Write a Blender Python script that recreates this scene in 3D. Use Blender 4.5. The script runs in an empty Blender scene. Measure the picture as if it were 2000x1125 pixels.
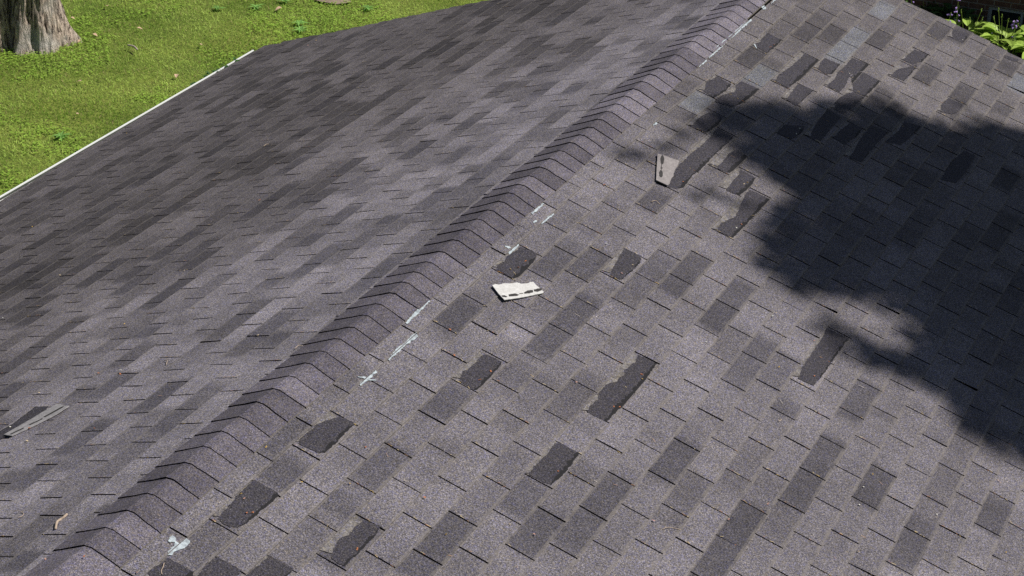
import bpy, bmesh, math, random, json
import numpy as np
from mathutils import Vector, Matrix, noise
random.seed(7); np.random.seed(7)
S = bpy.context.scene
ZR = 4.2                                   # ridge height above the lawn (m)
DATA = json.loads('''{"patch":[[[0.237,1.8124],[0.3112,1.8281],[0.3261,1.8274],[0.3428,1.7576],[0.3485,1.6752],[0.3477,1.5608],[0.3339,1.5312],[0.3248,1.5323],[0.2647,1.5323],[0.2438,1.5374],[0.229,1.5631],[0.2332,1.6001],[0.2433,1.6257],[0.2291,1.6654],[0.2329,1.7155],[0.2423,1.7666]],[[0.6218,2.2772],[0.7153,2.288],[0.7319,2.2222],[0.735,2.1339],[0.7265,2.0068],[0.7078,1.9835],[0.6632,1.9922],[0.6483,2.0644],[0.6427,2.1363],[0.6295,2.1993]],[[0.5081,0.8939],[0.5931,0.9014],[0.6017,0.8686],[0.6054,0.7776],[0.6075,0.6301],[0.5993,0.6156],[0.5827,0.6171],[0.518,0.6199],[0.5042,0.661],[0.4978,0.6932],[0.5085,0.7182],[0.5063,0.7631],[0.5074,0.8123],[0.5035,0.856]],[[1.0362,1.5074],[1.1311,1.5112],[1.1357,1.4553],[1.1437,1.3222],[1.1448,1.1953],[1.1429,1.0781],[1.1364,1.0091],[1.1343,0.9256],[1.1268,0.9072],[1.0786,0.9036],[1.037,0.9025],[1.0286,0.9493],[1.0315,0.9834],[1.0378,1.0163],[1.0209,1.0649],[1.0175,1.1137],[1.0192,1.1634],[1.034,1.1964],[1.0469,1.222],[1.0428,1.2495],[1.0532,1.2995],[1.0354,1.3336],[1.0438,1.3765],[1.0516,1.4466],[1.0376,1.4977]],[[0.2686,-0.0034],[0.33,0.0041],[0.3367,-0.0073],[0.3403,-0.073],[0.3429,-0.1615],[0.3409,-0.249],[0.3217,-0.2744],[0.2312,-0.2843],[0.2246,-0.2375],[0.2257,-0.1907],[0.2278,-0.1285],[0.2391,-0.0973],[0.244,-0.0638]],[[0.2235,-0.6011],[0.3352,-0.5988],[0.3434,-0.6232],[0.3407,-0.7238],[0.3381,-0.8224],[0.3297,-0.8744],[0.3046,-0.9004],[0.2452,-0.8957],[0.237,-0.8409],[0.2343,-0.7794],[0.2281,-0.7045],[0.2257,-0.6491]],[[0.6597,-0.4665],[0.7263,-0.4539],[0.7348,-0.4894],[0.7339,-0.5778],[0.736,-0.6616],[0.7322,-0.7499],[0.7121,-0.7551],[0.6705,-0.7516],[0.6577,-0.7186],[0.6476,-0.6901],[0.6433,-0.6398],[0.6477,-0.6155],[0.6565,-0.5905],[0.6522,-0.535],[0.6552,-0.4996]],[[1.0325,0.6013],[1.1344,0.608],[1.1372,0.531],[1.1431,0.4218],[1.1286,0.3157],[1.1064,0.3099],[1.0672,0.3084],[1.0278,0.3069],[1.0234,0.3568],[1.0226,0.4205],[1.0288,0.4599],[1.0273,0.5052],[1.0265,0.5708]],[[0.2304,-1.2009],[0.3391,-1.193],[0.3486,-1.227],[0.3386,-1.3014],[0.2571,-1.3299],[0.222,-1.3187],[0.223,-1.2816],[0.227,-1.2484]],[[0.3558,-1.0616],[0.4615,-1.0618],[0.4649,-1.095],[0.4664,-1.1732],[0.3979,-1.2061],[0.3558,-1.1943],[0.3495,-1.1275]],[[0.4927,-0.9104],[0.6007,-0.9059],[0.6009,-0.9578],[0.604,-1.0352],[0.5275,-1.0757],[0.4897,-1.07],[0.4911,-0.9836]],[[1.6736,2.5658],[1.7922,2.5763],[1.7927,2.4604],[1.7906,2.32],[1.7917,2.1573],[1.7857,2.0192],[1.7514,2.0138],[1.7048,2.0114],[1.6962,2.0759],[1.688,2.1475],[1.6887,2.2188],[1.6844,2.297],[1.685,2.4125],[1.684,2.4664]],[[0.5021,3.9429],[0.6069,3.9411],[0.6105,3.8112],[0.6043,3.6179],[0.6114,3.3973],[0.6019,3.3092],[0.6151,3.119],[0.5899,3.073],[0.5488,3.0537],[0.5289,3.1604],[0.5088,3.2567],[0.5016,3.3346],[0.5042,3.3891],[0.503,3.5158],[0.5114,3.6719],[0.5099,3.8308]],[[0.6774,3.8249],[0.7472,3.8032],[0.7558,3.6463],[0.7417,3.5252],[0.6699,3.5028],[0.6669,3.6139],[0.6605,3.7353]],[[0.7721,3.6302],[0.8702,3.6246],[0.8841,3.4936],[0.8687,3.3506],[0.7949,3.3366],[0.7863,3.4358],[0.7874,3.5372]],[[0.8903,3.4772],[1.0128,3.4823],[1.0076,3.2958],[1.0081,3.087],[0.9999,2.907],[0.9102,2.8918],[0.8999,2.9917],[0.934,3.1286],[0.9145,3.2437],[0.8917,3.3813]],[[0.2717,5.4559],[0.3737,5.4501],[0.3826,5.3542],[0.3713,5.1747],[0.2925,5.181],[0.2775,5.2116],[0.2881,5.2717],[0.2747,5.3274],[0.2753,5.4058]],[[0.2635,4.5464],[0.3666,4.5336],[0.3711,4.414],[0.3538,4.2642],[0.2794,4.2778],[0.2618,4.3478],[0.2441,4.4185],[0.2601,4.5016]],[[0.3944,4.6442],[0.5088,4.6575],[0.51,4.5233],[0.4979,4.3721],[0.4677,4.2716],[0.3746,4.2288],[0.3645,4.2894],[0.3894,4.4026],[0.4153,4.4796],[0.3868,4.5539]],[[0.5453,5.4335],[0.6462,5.4385],[0.6509,5.3183],[0.6507,5.09],[0.6321,4.8607],[0.5441,4.8689],[0.5296,4.9481],[0.547,5.1598],[0.5508,5.3132]],[[0.6607,5.5253],[0.7667,5.5376],[0.77,5.3525],[0.7435,5.302],[0.6795,5.3198],[0.6654,5.4252]],[[0.7926,5.7285],[0.9046,5.7484],[0.9074,5.6239],[0.8774,5.5573],[0.8618,5.4705],[0.8874,5.2816],[0.8853,5.1572],[0.7988,5.1595],[0.8074,5.3053],[0.7894,5.4029],[0.7958,5.5606],[0.792,5.6623]],[[0.8722,5.5283],[0.9119,5.6096],[1.0339,5.5937],[1.0317,5.415],[1.0237,5.2817],[0.9483,5.2708],[0.9078,5.3736],[0.8758,5.4498]],[[1.065,6.3288],[1.1582,6.3482],[1.1559,6.1988],[1.1226,6.0816],[1.056,6.0789],[1.0539,6.187]],[[1.1485,6.1211],[1.1529,5.9535],[1.1472,5.7742],[1.0624,5.7629],[1.0631,5.8819],[1.119,6.0432]],[[1.1754,6.9743],[1.2753,7.0114],[1.2879,6.935],[1.2831,6.8085],[1.2115,6.8146],[1.1831,6.8895]],[[1.4403,5.8761],[1.5414,5.8806],[1.543,5.7409],[1.5218,5.6601],[1.4515,5.6279],[1.4325,5.7212]],[[0.6576,4.9888],[0.76,5.0012],[0.7568,4.8876],[0.7506,4.6848],[0.6778,4.7128],[0.6644,4.8493]],[[0.9505,5.264],[1.0231,5.2608],[1.0137,5.069],[0.9981,4.9013],[0.9318,4.9108],[0.9064,5.0295],[0.923,5.1729]],[[1.5631,6.9856],[1.6627,7.0226],[1.6596,6.9715],[1.6274,6.9451],[1.5708,6.9392]],[[1.1736,4.9613],[1.2797,4.979],[1.2693,4.735],[1.2722,4.4392],[1.2011,4.4183],[1.1792,4.6728],[1.1758,4.7983]],[[1.3152,5.2325],[1.4159,5.2744],[1.4048,5.0569],[1.389,4.9032],[1.3064,4.852],[1.3246,5.0763]],[[1.0644,4.8381],[1.1456,4.8544],[1.1481,4.6936],[1.1268,4.5349],[1.0483,4.5524],[1.0521,4.6879]],[[0.903,4.8755],[0.9999,4.846],[1.0023,4.6169],[1.0046,4.3948],[0.9419,4.4018],[0.9139,4.589]],[[1.7179,5.2658],[1.7913,5.2697],[1.7999,4.9615],[1.7865,4.7883],[1.7042,4.7381],[1.6913,5.0021]],[[0.3989,4.0751],[0.4771,4.091],[0.4938,3.9868],[0.4763,3.8204],[0.3881,3.8039],[0.3777,3.9476]],[[0.776,4.3913],[0.8725,4.4969],[0.8865,4.3873],[0.8687,4.2666],[0.7785,4.25]]],"patchL":[[[1.3755,-0.0212],[1.2904,-0.028],[1.2676,-0.0927],[1.2649,-0.1689],[1.2696,-0.2283],[1.2829,-0.2908],[1.2988,-0.3427],[1.3264,-0.3734],[1.3735,-0.319],[1.3803,-0.2688],[1.368,-0.1906],[1.3693,-0.1094]]],"runR":[[-4,0.912,1.203,0.0],[-3,1.679,2.124,0.25],[-2,1.84,2.147,0.2],[-1,1.081,1.739,0.1],[0,2.147,2.422,0.3],[1,2.115,2.583,0.1],[3,2.01,2.578,0.05],[5,1.678,2.189,0.2],[6,1.839,2.14,0.35],[7,1.651,1.792,0.4],[9,1.925,2.293,0.15],[9,1.063,1.71,0.05],[8,0.369,0.924,0.05],[11,1.353,1.672,0.15],[13,1.065,1.481,0.1],[15,1.669,1.976,0.1],[4,0.222,0.601,0.15],[5,0.759,1.084,0.15],[-2,0.311,0.572,0.1],[-2,-0.3,0.041,0.15],[-2,-0.53,-0.364,0.4],[2,0.009,0.299,0.15],[3,-0.145,0.157,0.1],[4,0.005,0.304,0.2],[1,-0.614,-0.451,0.0],[1,-0.451,-0.145,0.25],[-5,-0.442,-0.14,0.2],[-4,-0.592,-0.37,0.25],[-4,4.856,5.159,0.1],[-3,5.61,5.924,0.25],[-2,5.764,6.075,0.2],[-3,4.67,4.99,1.5],[-1,5.55,5.878,1.5],[-1,5.882,6.213,1.45],[-1,6.533,6.85,1.5],[-4,3.978,4.252,1.5],[0,6.059,6.368,0.15],[0,6.368,6.686,0.4],[2,6.686,6.959,0.15],[3,5.901,6.206,0.1],[5,5.901,6.197,0.1],[5,6.512,6.786,0.15],[6,6.67,6.92,0.2],[7,6.024,6.199,0.2],[7,6.497,6.781,1.3],[-2,2.738,2.981,0.1],[-1,0.775,0.951,0.7]],"runL":[[13,0.423,0.72],[11,0.068,0.278],[6,0.015,0.258],[3,-0.13,0.109],[4,-0.534,-0.253],[1,-0.382,-0.218],[6,1.817,1.965],[4,1.351,1.76],[0,1.042,1.426],[2,0.528,0.841],[1,0.501,0.589],[11,1.872,1.92],[4,0.849,0.886],[23,2.029,2.205],[21,1.734,2.051],[19,1.671,1.714],[18,1.855,2.121],[16,1.605,1.957],[14,1.615,1.792],[13,1.404,1.608],[10,1.138,1.472],[14,1.907,2.306],[8,0.727,0.85],[11,1.664,1.821],[16,1.059,1.238],[24,2.441,2.522],[22,3.942,4.248],[14,3.229,3.542],[17,4.045,4.234],[12,2.465,2.967],[10,3.042,3.311],[6,2.112,2.374],[10,2.496,2.674],[7,3.194,3.469],[4,2.94,3.237],[1,2.496,2.897],[2,2.158,2.463],[3,1.99,2.099],[8,3.892,3.996],[6,3.67,3.809],[12,5.083,5.195],[15,6.242,6.488],[18,6.896,7.294],[16,5.725,6.06],[6,4.689,4.892],[10,6.042,6.404],[7,5.874,6.004],[4,4.147,4.386],[2,4.067,4.221],[26,5.581,5.943],[22,5.239,5.506],[23,5.737,5.966],[27,6.871,7.062],[19,5.603,5.876],[19,4.713,5.219],[29,3.499,3.679],[23,2.903,3.127],[24,3.496,3.832],[32,4.793,4.871],[18,2.757,2.919],[4,-0.861,-0.651],[0,-1.486,-1.397]],"shade":[[4.0614,10.2794],[2.2104,6.4504],[1.9431,6.0173],[1.8231,5.9152],[1.7099,5.8621],[1.625,5.8399],[1.5818,5.5983],[1.4924,5.4697],[1.3882,5.3978],[1.2725,5.4271],[1.1643,5.4287],[1.0443,5.3524],[0.969,5.1412],[0.8721,5.0579],[0.8163,4.858],[0.76,4.7177],[0.6777,4.6547],[0.5959,4.5922],[0.5238,4.5052],[0.4663,4.3826],[0.3769,4.3458],[0.3568,4.2216],[0.3577,4.0649],[0.4316,3.9899],[0.4409,3.7989],[0.5357,3.8114],[0.6068,3.7993],[0.6818,3.7762],[0.7387,3.6705],[0.8298,3.6883],[0.9348,3.6681],[1.0289,3.6584],[1.0653,3.4863],[1.0295,3.3237],[1.0301,3.1369],[1.0999,3.0084],[1.1878,2.9783],[1.1521,2.8278],[1.1478,2.7189],[1.2249,2.7136],[1.3087,2.7304],[1.3935,2.7021],[1.4881,2.6867],[1.5674,2.7575],[1.6456,2.8793],[1.7051,2.9255],[1.7883,3.0403],[1.9081,3.0404],[1.999,2.9357],[2.0031,2.795],[1.9345,2.7139],[1.845,2.7201],[1.7889,2.6221],[1.7262,2.5475],[1.7041,2.4411],[1.798,2.4183],[1.9091,2.4284],[1.9964,2.423],[2.0858,2.4556],[2.1966,2.5127],[2.3291,2.4445],[2.4347,2.3664],[2.4848,2.2847],[2.5726,2.3166],[2.667,2.3232],[2.8224,2.3592],[3.0841,2.405],[4.6444,2.5499]],"blobs":[[[1.6942,2.6789],[1.6978,2.6116],[1.6724,2.5519],[1.6332,2.5342],[1.6025,2.5686],[1.5985,2.6356],[1.6237,2.6962],[1.6635,2.7142]],[[0.3458,3.2997],[0.3345,3.2203],[0.2737,3.1097],[0.1993,3.0326],[0.1543,3.0328],[0.1644,3.1104],[0.2247,3.2212],[0.3001,3.3002]],[[0.4469,3.5324],[0.4479,3.451],[0.4074,3.3607],[0.3494,3.3138],[0.3073,3.3369],[0.3054,3.4171],[0.3455,3.5083],[0.4043,3.5565]],[[0.7952,3.266],[0.7956,3.1847],[0.7548,3.0968],[0.6969,3.0531],[0.6552,3.0785],[0.654,3.1587],[0.6945,3.2476],[0.7533,3.2923]],[[0.9277,3.3422],[0.9246,3.2891],[0.8927,3.2266],[0.8507,3.1911],[0.823,3.2029],[0.8257,3.2554],[0.8575,3.3183],[0.8999,3.3544]],[[0.4288,3.7467],[0.4244,3.6975],[0.392,3.6339],[0.3507,3.593],[0.3243,3.5982],[0.3283,3.6467],[0.3605,3.7105],[0.4022,3.7521]],[[0.4059,3.9529],[0.4092,3.9006],[0.3882,3.8469],[0.3553,3.8231],[0.3295,3.8428],[0.326,3.8948],[0.3469,3.9488],[0.3801,3.973]]],"smear":[[[0.1386,1.03],[0.134,0.9726],[0.1343,0.9133],[0.1405,0.8314],[0.1466,0.7897],[0.1539,0.7875],[0.1529,0.8269],[0.1518,0.9062],[0.1466,0.9666],[0.1437,1.0272]],[[0.2142,0.7639],[0.2117,0.7246],[0.216,0.6504],[0.2112,0.584],[0.2201,0.4932],[0.2272,0.4907],[0.2257,0.5777],[0.2257,0.6453],[0.2313,0.7136],[0.2361,0.7487]],[[0.2201,0.3815],[0.2195,0.3269],[0.2195,0.2748],[0.2176,0.2428],[0.2269,0.2375],[0.2289,0.2699],[0.2313,0.3214],[0.2295,0.3774]],[[0.191,0.2746],[0.2262,0.2898],[0.2565,0.3195],[0.2533,0.3259],[0.2203,0.3029],[0.1883,0.2813]],[[0.1754,-1.1152],[0.1774,-1.098],[0.196,-1.1015],[0.2023,-1.1139],[0.218,-1.1166],[0.2198,-1.0655],[0.2358,-1.0718],[0.2454,-1.096],[0.2409,-1.1231],[0.2308,-1.1485],[0.2282,-1.1846],[0.2162,-1.1969],[0.2123,-1.1749],[0.2106,-1.1393],[0.2026,-1.1211],[0.1919,-1.1322],[0.1819,-1.1312]],[[0.1446,2.2764],[0.1413,2.2083],[0.1452,2.1303],[0.1536,2.1257],[0.1553,2.2005],[0.1502,2.2732]],[[0.2237,2.2384],[0.2177,2.1654],[0.2191,2.092],[0.2246,2.0885],[0.2287,2.158],[0.2292,2.2345]],[[0.1901,2.0597],[0.2,2.0831],[0.19,2.0968],[0.1827,2.0699]],[[0.1845,1.7395],[0.2034,1.7344],[0.2135,1.7465],[0.2087,1.7596],[0.197,1.757],[0.1825,1.7486]],[[0.2213,1.8263],[0.22,1.7741],[0.2191,1.71],[0.2324,1.7029],[0.2307,1.7683],[0.2294,1.8218]],[[0.1358,6.0294],[0.1323,5.9523],[0.1368,5.8922],[0.1404,5.8897],[0.1414,5.9443],[0.1431,6.0219]],[[0.1393,5.7905],[0.1429,5.7671],[0.1382,5.7472],[0.1279,5.7425],[0.118,5.7557],[0.1143,5.7791],[0.1191,5.799],[0.1294,5.8037]],[[0.1261,5.5246],[0.1204,5.3488],[0.1211,5.209],[0.1199,5.0826],[0.1184,4.9577],[0.1243,4.8354],[0.1315,4.7244],[0.1449,4.7159],[0.1447,4.8225],[0.1424,4.9412],[0.1372,5.0685],[0.142,5.1919],[0.138,5.334],[0.1403,5.5114]],[[0.1332,4.6784],[0.1249,4.621],[0.1306,4.5492],[0.1439,4.541],[0.145,4.6041],[0.1465,4.664]],[[0.2225,3.6499],[0.2212,3.6006],[0.2304,3.5925],[0.2348,3.639]],[[0.2699,5.196],[0.2848,5.174],[0.3022,5.159],[0.3027,5.1694],[0.286,5.1873],[0.2712,5.2054]]],"flapA":[[0.2949,1.3783],[0.3021,1.403],[0.3144,1.4122],[0.3271,1.4487],[0.3516,1.479],[0.366,1.5128],[0.385,1.5203],[0.4078,1.5548],[0.41,1.5736],[0.4199,1.5883],[0.4401,1.5762],[0.4675,1.5669],[0.493,1.5553],[0.4956,1.544],[0.4427,1.4269],[0.3911,1.322],[0.3839,1.3252],[0.3424,1.3461]],"tarA":[[[0.365,1.3403],[0.3715,1.3554],[0.3882,1.3579],[0.3853,1.3447],[0.3723,1.3348]],[[0.3838,1.3812],[0.4016,1.4188],[0.4212,1.4247],[0.4179,1.4086],[0.3937,1.367]],[[0.4163,1.4368],[0.4274,1.4577],[0.4296,1.4532],[0.4189,1.4316]],[[0.4277,1.4629],[0.4325,1.4932],[0.4493,1.5225],[0.4586,1.507],[0.45,1.4807],[0.4349,1.4597]],[[0.4518,1.5291],[0.4604,1.5521],[0.4732,1.5703],[0.482,1.5603],[0.4716,1.5291],[0.4603,1.5176]]],"flapB":[[0.3738,3.3024],[0.4102,3.3234],[0.4537,3.3428],[0.489,3.3589],[0.4987,3.3153],[0.5023,3.2879],[0.5089,3.2488],[0.5176,3.2048],[0.5294,3.1733],[0.5305,3.1355],[0.5453,3.0773],[0.5463,3.0446],[0.4793,3.0315]],"tarB":[[[0.4255,3.2793],[0.4354,3.2501],[0.4386,3.2281],[0.4339,3.2215],[0.423,3.2329],[0.41,3.2579],[0.4,3.2872],[0.3968,3.3094],[0.4016,3.316],[0.4125,3.3045]],[[0.4792,3.1334],[0.4869,3.1095],[0.4885,3.0906],[0.4835,3.0839],[0.4738,3.0918],[0.4631,3.1114],[0.4554,3.1353],[0.4537,3.1544],[0.4587,3.1612],[0.4685,3.1532]],[[0.4534,3.1887],[0.4546,3.1828],[0.4536,3.1768],[0.4508,3.173],[0.4473,3.1729],[0.4445,3.1765],[0.4433,3.1824],[0.4443,3.1884],[0.4471,3.1922],[0.4505,3.1923]],[[0.431,3.2221],[0.4334,3.2254],[0.4583,3.1635],[0.4559,3.1602]]],"flapC":[[1.2402,-0.03],[1.2067,-0.0379],[1.1699,-0.0574],[1.1367,-0.0651],[1.1517,-0.1389],[1.1854,-0.2143],[1.2166,-0.2843],[1.2446,-0.3395],[1.3092,-0.3199],[1.3016,-0.2688],[1.2904,-0.2107],[1.279,-0.152],[1.2676,-0.0927]],"tarC":[[[1.1677,-0.0638],[1.1821,-0.072],[1.216,-0.1554],[1.2013,-0.1624],[1.1648,-0.0785]],[[1.2073,-0.1696],[1.2387,-0.2293],[1.225,-0.235],[1.1996,-0.1826]],[[1.2445,-0.2582],[1.2703,-0.3198],[1.259,-0.326],[1.2352,-0.2692]]],"fleck":[[0.315,1.633,0],[0.294,1.588,1],[0.316,1.717,0],[0.095,1.644,3],[0.342,1.215,2],[0.442,1.054,2],[0.314,0.912,0],[0.495,1.15,3],[0.538,2.224,4],[0.715,2.167,2],[0.706,2.046,3],[1.248,1.884,4],[1.427,2.445,2],[1.422,2.402,4],[1.113,1.368,0],[1.129,1.338,1],[1.135,1.054,0],[0.59,0.792,0],[0.584,0.696,0],[0.363,0.751,2],[0.417,0.76,0],[0.909,1.053,3],[1.114,1.035,0],[2.228,1.475,5],[2.252,1.333,5],[0.323,-0.77,0],[0.309,-0.789,0],[0.723,-0.636,0],[0.511,-0.336,1],[0.234,-0.714,1],[0.257,-0.727,3],[1.116,0.42,0],[0.941,-0.296,1],[0.773,-0.172,0],[1.211,-0.016,3],[0.59,3.177,0],[0.296,2.74,0],[0.852,5.477,5],[0.364,5.325,0],[0.362,5.268,0],[-0.012,-0.197,3],[0.102,-0.444,3],[0.868,4.353,4],[0.862,4.436,4],[1.272,6.863,5],[0.872,6.361,4],[2.405,3.303,4],[2.458,2.783,1],[0.846,3.491,2],[0.855,3.527,1],[0.979,3.019,5],[0.988,3.075,0],[0.195,-1.35,3],[0.155,-0.408,1],[0.367,-0.477,1],[0.445,-0.094,0],[1.561,0.463,3],[1.814,0.74,3],[1.917,0.984,3],[2.569,1.577,5],[2.235,1.601,1],[2.35,1.015,1],[1.599,2.01,1],[1.661,2.39,3],[1.762,2.095,0],[1.522,2.053,1],[2.914,1.584,1]],"fleckL":[[1.243,0.288,0],[1.097,0.264,0],[1.127,0.307,4],[1.692,0.267,2],[1.48,0.131,2],[1.352,-0.228,5],[1.205,-0.266,0],[0.79,-0.323,0],[1.572,0.922,1],[2.618,1.2,4],[2.71,1.807,2],[1.701,1.63,2],[0.146,-1.443,3],[-0.034,-1.438,0],[0.527,0.58,2],[4.611,4.952,1],[1.692,3.265,0],[1.939,2.737,0],[4.216,7.054,1],[4.207,6.91,3],[0.055,2.886,2],[2.869,5.32,2],[3.783,2.849,1],[1.109,-0.399,2]],"twig":{"L":[[[[0.2833,-1.214],[0.3154,-1.1651],[0.3255,-1.1369],[0.3173,-1.1217],[0.3152,-1.102]],4.5],[[[0.6359,-1.0501],[0.5952,-1.0572],[0.5644,-1.0717],[0.5475,-1.1012],[0.5592,-1.1124]],1.2],[[[2.6913,3.9285],[2.6896,3.9572],[2.6794,3.9729]],1.4],[[[0.9268,0.3822],[0.9018,0.3724],[0.8849,0.3369]],1.4],[[[0.1961,0.3811],[0.1934,0.4072],[0.1723,0.4087]],1.4]],"R":[[[[1.6139,0.4437],[1.6221,0.4652],[1.6415,0.4897],[1.6754,0.5032]],1.2],[[[0.5431,2.8229],[0.5589,2.8514],[0.587,2.8439]],1.5],[[[0.2363,-1.2389],[0.2456,-1.2587],[0.2505,-1.2754],[0.2637,-1.291]],1.6],[[[1.7414,1.6087],[1.7501,1.5921],[1.7516,1.6254]],1.4],[[[0.9749,4.3963],[0.9971,4.4007],[1.0211,4.39]],2],[[[2.2233,0.855],[2.1671,0.7673]],1],[[[2.1809,1.4741],[2.1809,1.4498]],1]]},"cam":{"R":[[0.9044719,0.425295,0.0324762],[0.2171125,-0.3935168,-0.8933122],[-0.3671413,0.8150268,-0.4482618]],"t":[3.8046,-6.20723,4.10708],"f":3909.0242845927205},"p":{"pR":0.31879564573703345,"pL":0.33879156418204787,"e":0.1322237182573425,"s0R":0.7486546393926552,"s0L":0.197616733493222,"y0L":-1.248304765317094,"sG":4.822794573764949}}''')
P = DATA['p']; E = P['e']; H = 0.1524      # shingle exposure and half tab width

# ------------------------------------------------------------------ camera
cr = DATA['cam']['R']
cam = bpy.data.cameras.new('camera'); co = bpy.data.objects.new('camera', cam); S.collection.objects.link(co)
rt, dn, fw = Vector(cr[0]), Vector(cr[1]), Vector(cr[2])
m = Matrix((rt, -dn, -fw)).transposed().to_4x4()
m.translation = Vector(DATA['cam']['t']) + Vector((0, 0, ZR))
co.matrix_world = m
cam.sensor_width = 36; cam.lens = DATA['cam']['f'] / 2000 * 36
cam.clip_start = 0.1; cam.clip_end = 3000
S.camera = co
# ------------------------------------------------------------------ light
EL, AZ = math.radians(54), math.radians(64)          # azimuth from +Y towards +X
SUN = Vector((math.sin(AZ) * math.cos(EL), math.cos(AZ) * math.cos(EL), math.sin(EL)))
w = bpy.data.worlds.new('World'); S.world = w; w.use_nodes = True
nt = w.node_tree; bg = nt.nodes['Background']
sky = nt.nodes.new('ShaderNodeTexSky'); sky.sky_type = 'NISHITA'; sky.sun_disc = False
sky.sun_elevation = EL; sky.sun_rotation = AZ
nt.links.new(sky.outputs[0], bg.inputs[0]); bg.inputs[1].default_value = 0.05
sl = bpy.data.lights.new('sun', 'SUN'); sl.energy = 5.0; sl.angle = math.radians(0.53); sl.color = (1, 0.955, 0.90)
so = bpy.data.objects.new('sun', sl); S.collection.objects.link(so)
so.rotation_euler = SUN.to_track_quat('Z', 'Y').to_euler(); so.location = (6, 4, 20)
S.cycles.use_denoising = False             # keep the mineral grain crisp
S.view_settings.view_transform = 'Standard'; S.view_settings.look = 'None'
S.view_settings.exposure = 0.0; S.view_settings.gamma = 1

# ------------------------------------------------------------------ helpers
def obj(name, me, mats, parent=None, label=None, cat=None, group=None, kind=None):
    o = bpy.data.objects.new(name, me); S.collection.objects.link(o)
    if me is not None:
        for mt in (mats if isinstance(mats, (list, tuple)) else [mats]): me.materials.append(mt)
    if parent: o.parent = parent
    if label: o['label'] = label
    if cat: o['category'] = cat
    if group: o['group'] = group
    if kind: o['kind'] = kind
    return o
def empty(name, loc, label, cat, group=None):
    o = obj(name, None, [], None, label, cat, group); o.location = loc
    o.empty_display_size = 0.1
    return o
def mesh(name, V, F, mi=None, col=None, uv=None, smooth=False):
    me = bpy.data.meshes.new(name)
    me.from_pydata([tuple(v) for v in V], [], F)
    if mi is not None: me.polygons.foreach_set('material_index', mi)
    if smooth: me.polygons.foreach_set('use_smooth', [True] * len(F))
    if col is not None:
        a = me.color_attributes.new('Col', 'FLOAT_COLOR', 'POINT')
        c = np.ones((len(V), 4), np.float32); c[:, :3] = np.array(col, np.float32).reshape(len(V), -1)[:, :3]
        a.data.foreach_set('color', c.ravel())
    if uv is not None:
        l = me.uv_layers.new(name='UVMap'); li = np.empty(len(me.loops), np.int32); me.loops.foreach_get('vertex_index', li)
        l.data.foreach_set('uv', np.array(uv, np.float32)[li].ravel())
    me.update(); return me
class N:                                     # tiny node helper
    def __init__(s, name):
        s.m = bpy.data.materials.new(name); s.m.use_nodes = True; s.t = s.m.node_tree
        s.b = s.t.nodes['Principled BSDF']; s.b.inputs['Specular IOR Level'].default_value = 0.25
    def n(s, ty, **k):
        x = s.t.nodes.new(ty)
        for a, v in k.items():
            if a in x.inputs.keys() if isinstance(a, str) else False: x.inputs[a].default_value = v
            else: setattr(x, a, v)
        return x
    def l(s, a, b): s.t.links.new(a, b)
    def noise(s, scale, detail=3, rough=.6, coord=None, dist=0):
        x = s.t.nodes.new('ShaderNodeTexNoise'); x.inputs['Scale'].default_value = scale
        x.inputs['Detail'].default_value = detail; x.inputs['Roughness'].default_value = rough
        x.inputs['Distortion'].default_value = dist
        s.l((coord or s.co()).outputs['Object'] if coord is None else coord, x.inputs['Vector']); return x
    def co(s):
        if not hasattr(s, '_c'): s._c = s.t.nodes.new('ShaderNodeTexCoord')
        return s._c
    def ramp(s, src, stops):
        r = s.t.nodes.new('ShaderNodeValToRGB'); s.l(src, r.inputs[0]); cr = r.color_ramp
        while len(cr.elements) < len(stops): cr.elements.new(.5)
        for e, (p, c) in zip(cr.elements, stops):
            e.position = p; e.color = (c, c, c, 1) if isinstance(c, (int, float)) else (*c, 1)
        return r
    def mix(s, fac, a, b, mode='MIX'):
        x = s.t.nodes.new('ShaderNodeMix'); x.data_type = 'RGBA'; x.blend_type = mode
        for v, i in ((fac, 0), (a, 6), (b, 7)):
            if isinstance(v, (int, float)): x.inputs[i].default_value = v if i == 0 else (v, v, v, 1)
            elif isinstance(v, tuple): x.inputs[i].default_value = (*v, 1)
            else: s.l(v, x.inputs[i])
        return x.outputs[2]
    def math(s, op, a, b=0):
        x = s.t.nodes.new('ShaderNodeMath'); x.operation = op
        for v, i in ((a, 0), (b, 1)):
            if isinstance(v, (int, float)): x.inputs[i].default_value = v
            else: s.l(v, x.inputs[i])
        return x.outputs[0]
    def bump(s, src, st=.4, d=.002):
        b = s.t.nodes.new('ShaderNodeBump'); b.inputs['Strength'].default_value = st; b.inputs['Distance'].default_value = d
        s.l(src, b.inputs['Height']); s.l(b.outputs[0], s.b.inputs['Normal'])
    def col(s, src, rough=.85):
        if isinstance(src, tuple): s.b.inputs['Base Color'].default_value = (*src, 1)
        else: s.l(src, s.b.inputs['Base Color'])
        s.b.inputs['Roughness'].default_value = rough
    def attr(s):
        a = s.t.nodes.new('ShaderNodeVertexColor'); a.layer_name = 'Col'; return a.outputs[0]

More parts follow.
